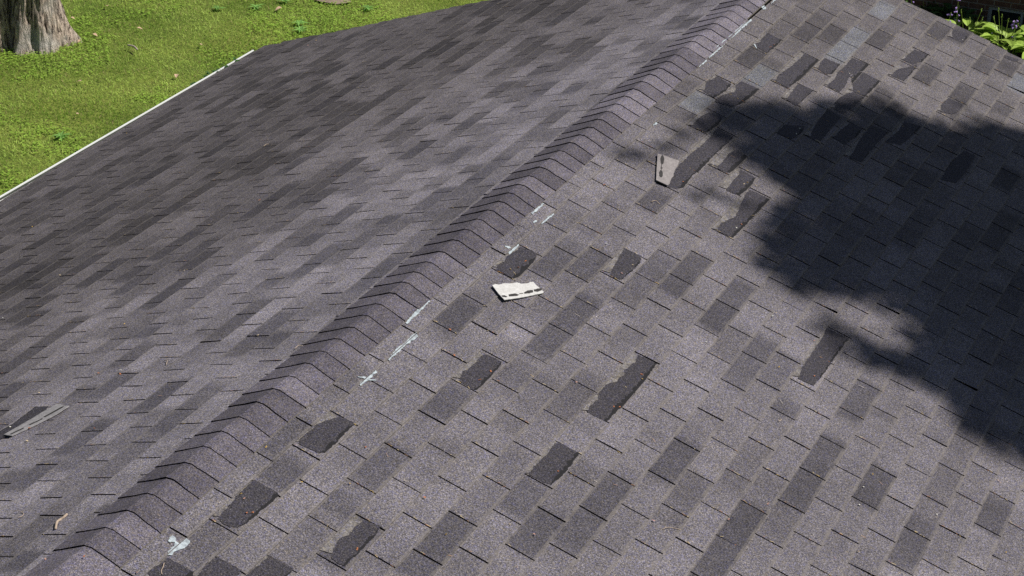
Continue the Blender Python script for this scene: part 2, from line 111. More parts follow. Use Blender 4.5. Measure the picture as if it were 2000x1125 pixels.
def granules(k, base, lo=.32, hi=2.15):
    """mineral granules: light, dark, bluish and tan specks over a base colour"""
    g1 = k.noise(150, 2, .8); g2 = k.noise(330, 1, .5); g3 = k.noise(95, 2, .7)
    sp = k.ramp(g1.outputs[0], [(.30, lo), (.5, 1.0), (.72, hi)])
    c = k.mix(1.0, base, sp.outputs[0], 'MULTIPLY')
    sp2 = k.ramp(g2.outputs[0], [(.33, .5), (.5, 1.0), (.66, 1.6)])
    c = k.mix(1.0, c, sp2.outputs[0], 'MULTIPLY')
    tint = k.ramp(g3.outputs[0], [(.34, (.78, .82, 1.3)), (.46, (1, .98, 1.02)), (.56, (1, 1, .98)), (.68, (1.22, 1.08, .80))])
    c = k.mix(.75, c, k.mix(1.0, c, tint.outputs[0], 'MULTIPLY'))
    k.bump(g1.outputs[0], .55, .003)
    return c
def uvv(k):
    u = k.t.nodes.new('ShaderNodeUVMap'); sx = k.t.nodes.new('ShaderNodeSeparateXYZ'); k.l(u.outputs[0], sx.inputs[0]); return sx.outputs[1]

k = N('shingle'); v = uvv(k)
c = granules(k, k.attr())
wthr = k.ramp(k.noise(1.3, 5, .65).outputs[0], [(.3, .82), (.7, 1.14)])
c = k.mix(1.0, c, wthr.outputs[0], 'MULTIPLY')
bl = k.ramp(k.noise(9, 3, .65).outputs[0], [(.3, .88), (.7, 1.1)])
c = k.mix(1.0, c, bl.outputs[0], 'MULTIPLY')
edge = k.math('GREATER_THAN', v, .915)       # dusty strip along the exposed lower edge of each tab
edge2 = k.math('LESS_THAN', v, .06)
ed = k.math('MULTIPLY', k.math('ADD', edge, edge2), k.ramp(k.noise(14, 3, .7).outputs[0], [(.34, .08), (.62, .50)]).outputs[0])
c = k.mix(ed, c, (.20, .18, .162)); k.col(c, .93); k.b.inputs['Specular IOR Level'].default_value = .12
M_SH = k.m
k = N('shingle_cut_edge'); k.col((.006, .0055, .0055), 1); k.b.inputs['Specular IOR Level'].default_value = 0; M_CUT = k.m
k = N('shingle_butt_edge'); k.col(k.mix(k.noise(60).outputs[0], (.10, .085, .072), (.26, .235, .205)), .95); M_BUTT = k.m
k = N('cap_shingle'); c = granules(k, k.attr(), .4, 1.9)
c = k.mix(1.0, c, k.ramp(k.noise(12, 3, .65).outputs[0], [(.3, .84), (.7, 1.16)]).outputs[0], 'MULTIPLY')
k.col(c, .93); k.b.inputs['Specular IOR Level'].default_value = .12; M_CAP = k.m
k = N('bare_asphalt_mat'); v = uvv(k)
c = granules(k, (.0405, .0375, .0435), .35, 2.3)
fl = k.math('GREATER_THAN', k.noise(210, 1, .5).outputs[0], .70)
c = k.mix(k.math('MULTIPLY', fl, .5), c, (.3, .29, .28))
tb = k.math('GREATER_THAN', k.math('ADD', v, k.math('MULTIPLY', k.math('SUBTRACT', k.noise(22, 2, .6).outputs[0], .5), .35)), .83)
c = k.mix(k.math('MULTIPLY', tb, .85), c, (.012, .0115, .012)); k.col(c, .9); M_BARE = k.m
k = N('torn_fibre_strip'); c = granules(k, k.mix(k.ramp(k.noise(30, 3, .7).outputs[0], [(.4, 0.), (.6, 1.)]).outputs[0], (.115, .106, .100), (.19, .178, .168)), .6, 1.5); k.col(c, .95); M_TORN = k.m
def flapmat(name, a, b):
    k = N(name); c = k.mix(k.ramp(k.noise(38, 4, .75).outputs[0], [(.35, 0.), (.65, 1.)]).outputs[0], a, b)
    c = k.mix(k.ramp(k.noise(160, 2, .7).outputs[0], [(.35, .25), (.6, 0.)]).outputs[0], c, tuple(x * .5 for x in a)); k.col(c, .9); k.bump(k.noise(90).outputs[0], .3, .002); return k.m
M_FA = flapmat('talc_backed_shingle', (.50, .49, .47), (.62, .615, .60)); M_FB = flapmat('dusty_shingle_back', (.22, .20, .197), (.31, .285, .28)); M_FC = flapmat('weathered_shingle_back', (.22, .21, .215), (.38, .365, .365))
k = N('tar_strip'); k.col(k.mix(k.noise(80).outputs[0], (.02, .019, .019), (.055, .05, .048)), .7); M_TAR = k.m
k = N('roof_sealant'); k.col(k.mix(k.ramp(k.noise(45, 3, .7).outputs[0], [(.35, 0.), (.6, 1.)]).outputs[0], (.24, .27, .29), (.46, .52, .55)), .6); k.bump(k.noise(50).outputs[0], .6, .003); M_SEAL = k.m
k = N('white_enamel'); c = k.mix(k.ramp(k.noise(3, 4, .6).outputs[0], [(.45, 0.), (.75, .35)]).outputs[0], (.80, .82, .80), (.55, .53, .48)); k.col(c, .35); k.b.inputs['Specular IOR Level'].default_value = .5; M_WHITE = k.m
k = N('rusty_white_metal'); c = k.mix(k.ramp(k.noise(9, 4, .7).outputs[0], [(.60, 0.), (.66, 1.)]).outputs[0], (.78, .79, .76), (.36, .15, .07)); k.col(c, .5); M_RUST = k.m
k = N('gutter_inner_shade'); k.col(k.mix(k.noise(9, 4).outputs[0], (.03, .035, .03), (.11, .12, .10)), .9); M_GSHADE = k.m  # shade inside the gutter, painted as a dark colour on its inner faces
k = N('pale_siding'); k.col(k.mix(k.noise(4).outputs[0], (.62, .62, .58), (.7, .7, .67)), .6); M_WALL = k.m

# ------------------------------------------------------------------ roof surfaces
def sst(a, b, x):
    t = min(1, max(0, (x - a) / (b - a))); return t * t * (3 - 2 * t)
def warpR(u, y):                             # the courses drift a little towards the gable end
    d = .30 * sst(22, 34, y / H) * (1 - .45 * min(1, max(0, (u + 4) / 9)))
    yy = y - H * .25 * sst(24, 38, y / H)
    return P['s0R'] + E * (u + d), yy
def invR(s, y):
    yy = y
    for _ in range(4): yy = y + H * .25 * sst(24, 38, yy / H)
    u = (s - P['s0R']) / E
    for _ in range(6): u = (s - P['s0R']) / E - .30 * sst(22, 34, yy / H) * (1 - .45 * min(1, max(0, (u + 4) / 9)))
    return u, yy
def warpL(u, y): return P['s0L'] + E * u, P['y0L'] + y
def invL(s, y): return (s - P['s0L']) / E, y - P['y0L']
SIDE = {'R': (P['pR'], 1, warpR, invR, .0022), 'L': (P['pL'], -1, warpL, invL, .0045)}
def und(side, s, y):
    a = SIDE[side][4]
    return a * (noise.noise((s * 1.7, y * 1.3, 3.1 if side == 'R' else 9.7)) + .5 * noise.noise((s * 4.1, y * 3.3, 5.5))) * 1.6
def pt(side, s, y, h):
    a, sg = SIDE[side][:2]
    h = h + und(side, s, y)
    return (sg * (s * math.cos(a) + h * math.sin(a)), y, ZR - s * math.sin(a) + h * math.cos(a))
def rake(side, s):
    if side == 'R': return 7.03 + .05 * sst(.7, 1.2, s) - .02 * sst(1.4, 1.8, s)
    pts = [(0, 7.16), (1, 7.28), (2.79, 7.39), (3.2, 7.373), (3.68, 7.352), (4.13, 7.31), (4.41, 7.298), (4.68, 7.30), (4.86, 7.24), (5.2, 7.2)]
    for (a, b), (c, d) in zip(pts, pts[1:]):
        if s <= c: return b + (d - b) * (s - a) / (c - a)
    return 7.2
def eave(side, y): return 4.700 + .0570 * min(2.75, max(0, y - 3.6)) if side == 'L' else 4.78
YB = -4.6
def hv(v): return .0012 + .0048 * v          # height of a tab's top face along its exposure
BASE = np.array((.148, .138, .147))
runs = {'R': {}, 'L': {}}
for c_, a_, b_, w_ in DATA['runR']: runs['R'].setdefault(c_, []).append((a_, b_, w_))
for c_, a_, b_ in DATA['runL']: runs['L'].setdefault(c_, []).append((a_ - .02, b_ + .02, .05))
seg = {}
def segtone(side, c, y):                     # colour drops run in unequal lengths along each course
    if (side, c) not in seg:
        rs = random.Random(c * 17 + (3 if side == 'R' else 90)); x = YB - 1; l = []
        while x < 9:
            ln = rs.uniform(.10, .55); q = rs.random()
            if side == 'R': t = rs.uniform(.93, 1.08) if q < .5 else rs.uniform(.80, .94) if q < .86 else rs.uniform(.70, .82)
            else: t = rs.uniform(.93, 1.1) if q < .42 else rs.uniform(.74, .92) if q < .76 else rs.uniform(.52, .7)
            l.append((x, t)); x += ln
        seg[(side, c)] = l
    l = seg[(side, c)]; t = l[0][1]
    for x, v_ in l: t += (v_ - t) * sst(x - .014, x + .014, y)
    return t
rnd = random.Random(11)
extra = {'R': {}, 'L': {}}
for sd, n0, n1 in (('R', -5, 30), ('L', -1, 36)):
    for c_ in range(n0, n1):
        for _ in range(3 if sd == 'R' else 4):
            y = rnd.uniform(YB, 7.0)
            if sd == 'R' and c_ < 14 and 0 < y < 4.9: continue
            if sd == 'L' and rnd.random() < .35: continue
            extra[sd].setdefault(c_, []).append((y, y + rnd.uniform(.18, .5), rnd.choice((.12, .25, .4, .55)) if sd == 'R' else rnd.choice((.3, .45, .6))))
def tone(side, c, y):
    t = 1.0; hue = 0
    for lst in (runs[side].get(c, ()), extra[side].get(c, ())):
        for a, b, wt in lst:
            ins = sst(a - .03, a + .02, y) * (1 - sst(b - .02, b + .03, y))
            if wt >= 1: hue = max(hue, ins)
            else: t = min(t, 1 - ins * (1 - wt))
    n = noise.noise((y * 2.1, c * 7.3, 1.7 if side == 'R' else 4.4))
    dark = BASE * (.50 + .0 * n) * np.array((.97, .98, 1.02))
    light = BASE * (1.0 + .10 * n) * segtone(side, c, y)
    r = dark + (light - dark) * t
    if side == 'L':                          # darker, browner tone towards the eave and the gable
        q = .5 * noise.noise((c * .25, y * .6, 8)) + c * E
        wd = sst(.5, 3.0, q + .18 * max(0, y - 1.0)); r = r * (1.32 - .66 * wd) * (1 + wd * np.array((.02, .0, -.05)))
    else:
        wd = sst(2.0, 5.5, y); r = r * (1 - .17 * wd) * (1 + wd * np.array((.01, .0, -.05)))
    if hue: r = r + hue * (np.array((.147, .150, .160)) * .90 - r)
    return r
PB = [(min(q[0] for q in p_), max(q[0] for q in p_), min(q[1] for q in p_), max(q[1] for q in p_)) for p_ in DATA['patch'] + DATA['smear'] + [DATA['flapA'], DATA['flapB']]]
def build_slope(side, parent):
    a, sg, warp, inv, _ = SIDE[side]
    rr = random.Random(5 if side == 'R' else 6)
    V, F, MI, C, UV = [], [], [], [], []
    c0 = -5 if side == 'R' else -1
    nC = 32 if side == 'R' else 36
    for c in range(c0, nC):
        k0 = int(math.floor((YB - (0 if side == 'R' else P['y0L'])) / H)) - 1
        if (c + k0) % 2: k0 += 1
        cj = rr.uniform(-.004, .004)
        slots = []
        kk = k0
        while True:
            y = kk * H + cj + rr.uniform(-.002, .002)
            slots.append((y, 1.3 * rr.uniform(.0022, .0038) * (1.15 if rr.random() < .2 else 1))); kk += 2
            if kk * H > 7.5 + (2 if side == 'L' else 0) + 1: break
        for (ya, wa), (yb, wb) in zip(slots, slots[1:]):
            y0, y1 = ya + wa, yb - wb
            ny = 6; jl = rr.uniform(-.008, .008); tj = rr.uniform(.87, 1.09)
            lift = [rr.random() ** 4 * .0025, rr.random() ** 4 * .0025]
            if side == 'R' and rr.random() < .05 and not any(a0 - .35 < y0 < b0 + .05 and s0_ - .3 < P['s0R'] + E * c < s1_ + .2 for s0_, s1_, a0, b0 in PB): lift[rr.randint(0, 1)] += rr.uniform(.004, .008)
            cols = []
            for j in range(ny + 1):
                yy = y0 + (y1 - y0) * j / ny
                lo_u = c + 1 + .012 * noise.noise((yy * 6, c * 3.1, 2)) + jl * (1)
                s_u, yu = warp(c - .02, yy); s_l, yl = warp(lo_u, yy)
                se = eave(side, yl)
                if s_u > se: cols = []; break
                s_l = min(s_l, se)
                if side == 'L' and c == c0: s_u = max(s_u, .05)
                if side == 'R' and c == c0: s_u = max(s_u, .05)
                rk = min(rake(side, s_u), rake(side, s_l)) + .006 * noise.noise((c * 1.9, 4.4, 1))
                if yu > rk + .06 and j == 0: cols = []; break
                yu = min(yu, rk); yl = min(yl, rk)
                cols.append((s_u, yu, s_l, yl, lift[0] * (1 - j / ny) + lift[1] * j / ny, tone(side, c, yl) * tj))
            if len(cols) < 2: continue
            if cols[-1][1] < YB: continue
            b = len(V)
            for (su, yu, s_l, yl, lf, cl) in cols:
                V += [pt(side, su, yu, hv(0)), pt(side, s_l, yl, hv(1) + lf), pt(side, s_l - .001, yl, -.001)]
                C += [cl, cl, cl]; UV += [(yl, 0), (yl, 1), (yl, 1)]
            for j in range(len(cols) - 1):
                o = b + 3 * j
                q = (o, o + 1, o + 4, o + 3); r = (o + 1, o + 2, o + 5, o + 4)
                if side == 'L': q = q[::-1]; r = r[::-1]
                F += [q, r]; MI += [0, 2]
            for j, fl in ((0, 0), (len(cols) - 1, 1)):       # slot walls
                su, yu, s_l, yl, lf, cl = cols[j]; i0 = len(V)
                V += [pt(side, su, yu, hv(0)), pt(side, s_l, yl, hv(1) + lf), pt(side, s_l, yl, -.001), pt(side, su, yu, -.001)]
                C += [cl] * 4; UV += [(0, .5)] * 4
                q = (i0, i0 + 1, i0 + 2, i0 + 3); F.append(q if fl == (side == 'R') else q[::-1]); MI.append(1)
    # decking under the slots
    n = 60; ss = [.02 + (eave(side, 3) - .03) * i / 24 for i in range(25)]
    b = len(V)
    for i, s in enumerate(ss):
        for j in range(n + 1):
            y = YB + (rake(side, s) - .004 - YB) * j / n
            V.append(pt(side, s, y, -.0015)); C.append((.02,) * 3); UV.append((0, .5))
    for i in range(24):
        for j in range(n):
            o = b + i * (n + 1) + j; q = (o, o + n + 1, o + n + 2, o + 1)
            F.append(q if side == 'R' else q[::-1]); MI.append(1)
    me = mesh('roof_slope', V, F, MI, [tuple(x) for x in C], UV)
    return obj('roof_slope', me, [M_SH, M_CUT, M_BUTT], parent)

def clip(poly, ax, val, keep_less):
    out = []
    for i in range(len(poly)):
        a, b = poly[i], poly[(i + 1) % len(poly)]
        ia = (a[ax] <= val) == keep_less or a[ax] == val; ib = (b[ax] <= val) == keep_less or b[ax] == val
        if ia: out.append(a)
        if ia != ib:
            t = (val - a[ax]) / (b[ax] - a[ax]); out.append([a[0] + t * (b[0] - a[0]), a[1] + t * (b[1] - a[1])])
    return out
def rough(poly, step, amp, seed):            # densify and fray an outline (grid coordinates: u in courses, y in metres)
    out = []; sc = (E, 1)
    for i in range(len(poly)):
        a, b = poly[i], poly[(i + 1) % len(poly)]
        L = math.hypot((b[0] - a[0]) * E, b[1] - a[1]); n = max(1, int(L / step))
        for j in range(n):
            t = j / n; x, y = a[0] + t * (b[0] - a[0]), a[1] + t * (b[1] - a[1])
            q = noise.noise_vector((x * E * 55, y * 55, seed)) * amp * 2.0 + noise.noise_vector((x * E * 170, y * 170, seed + 3)) * amp * 1.2
            out.append([x + q.x / E, y + q.y])
    return out
def decal(side, poly_sy, name, mats, parent, dh, amp=.0025, step=.006, thick=False, cut=True):
    a, sg, warp, inv, _ = SIDE[side]
    g = rough([list(inv(s, y)) for s, y in poly_sy], step, amp, len(poly_sy))
    us = [p[0] for p in g]; ys = [p[1] for p in g]
    V, F, UV = [], [], []
    for c in range(math.floor(min(us)), math.floor(max(us)) + 1):
        rows = [(c, c + .5), (c + .5, c + .985)]
        for r0, r1 in rows:
            pc = clip(clip(g, 0, r0, False), 0, r1, True)
            if len(pc) < 3: continue
            st = H / 3
            for q in range(math.floor(min(ys) / st), math.floor(max(ys) / st) + 1):
                pp = clip(clip(pc, 1, q * st, False), 1, (q + 1) * st, True)
                if len(pp) < 3: continue
                area = sum(pp[i][0] * pp[(i + 1) % len(pp)][1] - pp[(i + 1) % len(pp)][0] * pp[i][1] for i in range(len(pp)))
                if abs(area) < 1e-6: continue
                if (area < 0): pp = pp[::-1]
                b = len(V)
                for u, y in pp:
                    s, yy = warp(u, y); vv = u - c
                    V.append(pt(side, s, yy, hv(vv) + dh)); UV.append((yy, vv))
                f = tuple(range(b, b + len(pp))); F.append(f if side == 'R' else f[::-1])
    if not F: return None
    me = mesh(name, V, F, None, None, UV)
    bm = bmesh.new(); bm.from_mesh(me); bmesh.ops.triangulate(bm, faces=bm.faces[:]); bm.to_mesh(me); bm.free()
    return obj(name, me, mats, parent)
def torn_strip(side, poly_sy, parent, seed):
    a, sg, warp, inv, _ = SIDE[side]
    g = rough([list(inv(s, y)) for s, y in poly_sy], .006, .0025, len(poly_sy))
    ys = [p[1] for p in g]; y0, y1 = min(ys), max(ys); n = max(4, int((y1 - y0) / .008)); runs_ = [[]]
    for i in range(n + 1):
        y = y0 + (y1 - y0) * i / n; y = min(max(y, y0 + 1e-4), y1 - 1e-4)
        hit = []
        for j in range(len(g)):
            a_, b_ = g[j], g[(j + 1) % len(g)]
            if (a_[1] <= y) != (b_[1] <= y): hit.append(a_[0] + (y - a_[1]) / (b_[1] - a_[1]) * (b_[0] - a_[0]))
        if not hit: runs_.append([]); continue
        c = math.floor(min(hit) + .1); m_ = min(hit) - c
        if m_ < .02 or m_ > .42 or (runs_[-1] and runs_[-1][-1][0] != c): runs_.append([]); continue
        runs_[-1].append((c, y, m_))
    for rn in runs_:
        if len(rn) < 5: continue
        V, F, UV = [], [], []
        for i, (c, y, m_) in enumerate(rn):
            wob = .02 * noise.noise((y * 70, seed, 0)); e_ = min(1, min(i, len(rn) - 1 - i) / 2 + .1)
            for vv, hh in ((.0, .0022), (m_ * .5 * e_, .0024), ((m_ + wob) * e_, .0042)):
                s, yy = warp(c + vv, y); V.append(pt(side, s, yy, hv(vv) + hh)); UV.append((yy, vv))
            if i:
                b = 3 * i
                for r in (0, 1):
                    q = (b - 3 + r, b - 2 + r, b + r + 1, b + r); F.append(q if side == 'R' else q[::-1])
        obj('torn_strip', mesh('torn_strip', V, F, None, None, UV), M_TORN, parent)

# ------------------------------------------------------------------ the garage
G = empty('garage', (0, 1.2, 0), 'low gable-roofed garage under worn grey three-tab shingles, torn tabs on the near slopes', 'garage')
def child(o):                                # keep world placement under the empty
    o.matrix_parent_inverse = Matrix.Translation(-G.location); return o
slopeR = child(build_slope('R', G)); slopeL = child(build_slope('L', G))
slopeR['label'] = 'sunny right-hand slope with dark torn patches and tree shadow'; slopeL['label'] = 'left-hand slope falling to the white gutter, few missing tabs'
for i, pl in enumerate(DATA['patch']):
    decal('R', pl, 'bare_patch', M_BARE, slopeR, .0026); torn_strip('R', pl, slopeR, i)
decal('L', DATA['patchL'][0], 'bare_patch', M_BARE, slopeL, .0035)
for pl in DATA['smear']: decal('R', pl, 'sealant_smear', M_SEAL, slopeR, .0042, amp=.0022, step=.004)
# ridge cap: bent shingles lapped along the ridge
cj = [-4.5 + .131 * i for i in range(23)] + [-1.374, -1.245, -1.115, -.98, -.856, -.727, -.598, -.468, -.341, -.207, -.078, .046, .174, .299, .425, .55, .675, .80, .925, 1.049, 1.166, 1.287, 1.416, 1.563, 1.695, 1.825, 1.95, 2.07, 2.19, 2.311, 2.436, 2.569, 2.699, 2.824, 2.957, 3.083, 3.208, 3.337, 3.468, 3.6, 3.731, 3.862, 3.994, 4.125, 4.256, 4.388, 4.519, 4.67, 4.799, 4.929, 5.064, 5.186, 5.338, 5.47, 5.604, 5.735, 5.865, 5.99, 6.12, 6.25, 6.38, 6.51, 6.64, 6.77, 6.9, 7.03]
V, F, MI, C = [], [], [], []; rr = random.Random(3)
capshade = {}
darkset = [1.0] * len(cj)
for i in range(len(cj) - 1):
    y0, y1 = cj[i], cj[i + 1] + .02
    if i == len(cj) - 2: y1 = 7.09
    wR = .137 - .03 * sst(5.0, 5.6, y0) + rr.uniform(-.003, .003); wL = .172 - .014 * (1 - sst(-.4, .1, y0)) + rr.uniform(-.004, .004)
    sk = rr.uniform(-.009, .009); hump = .0125 + .003 * noise.noise((y0 * 1.5, 0, 7))
    tn = rr.choice((.60, .66, .70, .75, .80, .64, .92)) * rr.uniform(.95, 1.05) if y0 < 3.4 else rr.choice((.72, .85, .95, 1.05, 1.1)) * rr.uniform(.95, 1.05)
    colr = BASE * tn * np.array((.95, .93, .985))
    prof = [('L', wL, .0), ('L', wL * .72, .24), ('L', wL * .45, .5), ('L', .035, .80), ('L', .010, .97), ('R', .010, .97), ('R', .035, .80), ('R', wR * .5, .5), ('R', wR * .75, .24), ('R', wR, .0)]
    ny = 4; b = len(V)
    for j in range(ny + 1):
        y = y0 + (y1 - y0) * j / ny; f = 1 - j / ny
        for (sd, s, hg) in prof:
            hh = .0050 + .0055 * f + hump * hg ** 1.0 + .003 * hg * noise.noise((y * 5, s * 9, i))
            x, yy, z = pt(sd, s, y + sk * (s / .15) * (1 if sd == 'L' else -1) + (.004 * noise.noise((s * 20, i * 3.3, 1)) if j == 0 else 0), hh)
            V.append((x, yy, z)); tcol = colr * (1 + .12 * noise.noise((s * 12 * (1 if sd == 'L' else -1), y * 9, i)))
            C.append(tuple(tcol))
    np_ = len(prof)
    for j in range(ny):
        for q in range(np_ - 1):
            o = b + j * np_ + q; F.append((o, o + 1, o + np_ + 1, o + np_)); MI.append(0)
    b2 = len(V)                               # butt edge facing the near end
    for q, (sd, s, hg) in enumerate(prof):
        x, y, z = V[b + q]; V.append((x, y, z)); C.append(tuple(colr)); V.append((x, y + .0005, z - .0062)); C.append(tuple(colr))
    for q in range(np_ - 1):
        o = b2 + 2 * q; F.append((o, o + 1, o + 3, o + 2)); MI.append(1)
    for e_ in (0, np_ - 1):                   # side edges
        b3 = len(V)
        for j in range(ny + 1):
            x, y, z = V[b + j * np_ + e_]; V += [(x, y, z), (x, y, z - .012)]; C += [tuple(colr)] * 2
        for j in range(ny):
            o = b3 + 2 * j; q = (o, o + 2, o + 3, o + 1); F.append(q if e_ == 0 else q[::-1]); MI.append(2)
ridge = child(obj('ridge_cap', mesh('ridge_cap', V, F, MI, C), [M_CAP, M_CUT, M_BUTT], G, 'row of bent cap shingles lapped along the ridge'))
bm = bmesh.new(); bm.from_mesh(ridge.data); bmesh.ops.recalc_face_normals(bm, faces=bm.faces[:]); bm.to_mesh(ridge.data); bm.free()

def sweep(side, prof, y0, y1, n=24, yf=None):   # profile of (ds, dz) from the eave line
    V, F = [], []; a = SIDE[side][0]; sg = SIDE[side][1]
    for j in range(n + 1):
        y = y0 + (y1 - y0) * j / n; se = (4.722 + .0338 * (y - 3.687)) if side == 'L' else eave(side, y); x = sg * se * math.cos(a); z = ZR - se * math.sin(a)
        for dx, dz in prof: V.append((x + sg * dx, y, z + dz))
    m_ = len(prof)
    for j in range(n):
        for q in range(m_ - 1):
            o = j * m_ + q; F.append((o, o + 1, o + m_ + 1, o + m_))
    F.append(tuple(range(m_))); F.append(tuple(range(n * m_, n * m_ + m_))[::-1])
    me = mesh('swept', V, F); bm = bmesh.new(); bm.from_mesh(me); bmesh.ops.recalc_face_normals(bm, faces=bm.faces[:]); bm.to_mesh(me); bm.free(); return me
def box(x0, x1, y0, y1, z0, z1, name='box'):
    V = [(x, y, z) for x in (x0, x1) for y in (y0, y1) for z in (z0, z1)]
    F = [(0, 1, 3, 2), (4, 6, 7, 5), (0, 4, 5, 1), (2, 3, 7, 6), (0, 2, 6, 4), (1, 5, 7, 3)]
    me = mesh(name, V, F); return me
GY1 = 7.13
# closed channel section: back, bottom, face, rolled lip, inner face
gp = [(-.055, -.012), (-.055, -.115), (.025, -.115), (.045, -.09), (.054, -.03), (.064, -.022), (.064, -.006), (.0545, -.006), (.0535, -.014), (.044, -.085), (.022, -.110), (-.05, -.110), (-.05, -.012)]
for sd in 'LR':
    y1 = GY1 if sd == 'L' else 6.95
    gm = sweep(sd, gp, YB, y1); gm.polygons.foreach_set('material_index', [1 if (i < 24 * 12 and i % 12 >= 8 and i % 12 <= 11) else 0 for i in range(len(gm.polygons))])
    g = child(obj('gutter', gm, [M_WHITE, M_GSHADE], G))
    de = sweep(sd, [(-.03, -.006), (.020, -.0085), (.021, -.03), (.018, -.03), (.017, -.012), (-.03, -.010)], YB, 6.5 if sd == 'L' else 6.95)
    child(obj('drip_edge', de, M_RUST, G)); 
    fa = sweep(sd, [(-.085, -.02), (-.058, -.02), (-.058, -.16), (-.085, -.16)], YB, 6.95)
    child(obj('fascia', fa, M_WHITE, G))
xe = eave('L', 3) * math.cos(P['pL']) - .3; xr = eave('R', 3) * math.cos(P['pR']) - .3
zl = ZR - (eave('L', 3) - .3) * math.sin(P['pL']) - .17; zr = ZR - (eave('R', 3) - .3) * math.sin(P['pR']) - .12
# walls with gable ends in one shell
V = []; ys = (YB + .25, 6.55)
for y in ys: V += [(-xe, y, 0), (xr, y, 0), (xr, y, zr), (0, y, ZR - .16), (-xe, y, zl)]
F = [(0, 1, 2, 3, 4), (9, 8, 7, 6, 5), (0, 4, 9, 5), (1, 6, 7, 2)]
child(obj('wall', mesh('wall', V, F), M_WALL, G))
for sd in 'LR':                                # rake boards under the gable edge
    V, F = [], []; n = 14
    for i in range(n + 1):
        s = .0 + (eave(sd, 6.8) - .02) * i / n; y = rake(sd, s) - .02
        for dy, dh in ((0, -.012), (0, -.14), (-.022, -.14), (-.022, -.012)):
            a = SIDE[sd][0]; sg = SIDE[sd][1]; V.append((sg * (s * math.cos(a)), y + dy, ZR - s * math.sin(a) + dh))
    for i in range(n):
        for q in range(4):
            o = 4 * i; F.append((o + q, o + (q + 1) % 4, o + 4 + (q + 1) % 4, o + 4 + q))
    F += [(0, 1, 2, 3), (4 * n + 3, 4 * n + 2, 4 * n + 1, 4 * n)]
    me = mesh('rake_board', V, F); bm = bmesh.new(); bm.from_mesh(me); bmesh.ops.recalc_face_normals(bm, faces=bm.faces[:]); bm.to_mesh(me); bm.free()
    child(obj('rake_board', me, M_WHITE, G))

# ------------------------------------------------------------------ torn shingle pieces lying on the roof
def flap(side, poly, tars, mat, h0, curl, label):
    cx = sum(p[0] for p in poly) / len(poly); cy = sum(p[1] for p in poly) / len(poly)
    o0 = Vector(pt(side, cx, cy, h0))
    root = empty('torn_shingle', o0, label, 'shingle piece', None)
    def P3(s, y, h):
        d = curl[0] * (s - cx) + curl[1] * (y - cy) + curl[2] * ((s - cx) ** 2 + (y - cy) ** 2)
        return Vector(pt(side, s, y, h0 + h + d)) - o0
    def densify(pl, st, amp):
        out = []
        for i in range(len(pl)):
            a, b = pl[i], pl[(i + 1) % len(pl)]; L = math.hypot(a[0] - b[0], a[1] - b[1]); n = max(1, int(L / st))
            for j in range(n):
                t = j / n; s, y = a[0] + t * (b[0] - a[0]), a[1] + t * (b[1] - a[1])
                q = noise.noise_vector((s * 90, y * 90, 1)) * amp; out.append((s + q.x, y + q.y))
        return out
    def slab(name, pl, ha, hb, mt, par, amp):
        d = densify(pl, .008, amp); bm = bmesh.new()
        top = [bm.verts.new(P3(s, y, hb)) for s, y in d]; f = bm.faces.new(top)
        r = bmesh.ops.extrude_face_region(bm, geom=[f]); n_ = SIDE[side]
        nv = Vector((n_[1] * math.sin(n_[0]), 0, math.cos(n_[0]))) * (hb - ha)
        bmesh.ops.translate(bm, verts=[v for v in r['geom'] if isinstance(v, bmesh.types.BMVert)], vec=-nv)
        bmesh.ops.recalc_face_normals(bm, faces=bm.faces[:]); bmesh.ops.triangulate(bm, faces=bm.faces[:])
        me = bpy.data.meshes.new(name); bm.to_mesh(me); bm.free(); return obj(name, me, mt, par)
    slab('asphalt_sheet', poly, 0, .0035, mat, root, .0012)
    for tp in tars: slab('tar_dab', tp, .0030, .0048, M_TAR, root, .002)
    return root
flap('R', DATA['flapA'], DATA['tarA'], M_FA, .010, (0, -.03, .12), 'pale torn shingle piece lying face down in full sun, black tar dabs along one edge')
flap('R', DATA['flapB'], DATA['tarB'], M_FB, .010, (-.03, -.02, .1), 'dusty pink-grey torn shingle piece with oval tar dabs at the edge of the tree shadow')
flap('L', DATA['flapC'], DATA['tarC'], M_FC, .007, (0, 0, .1), 'streaky grey torn shingle strip on the left slope beside a black bare patch')

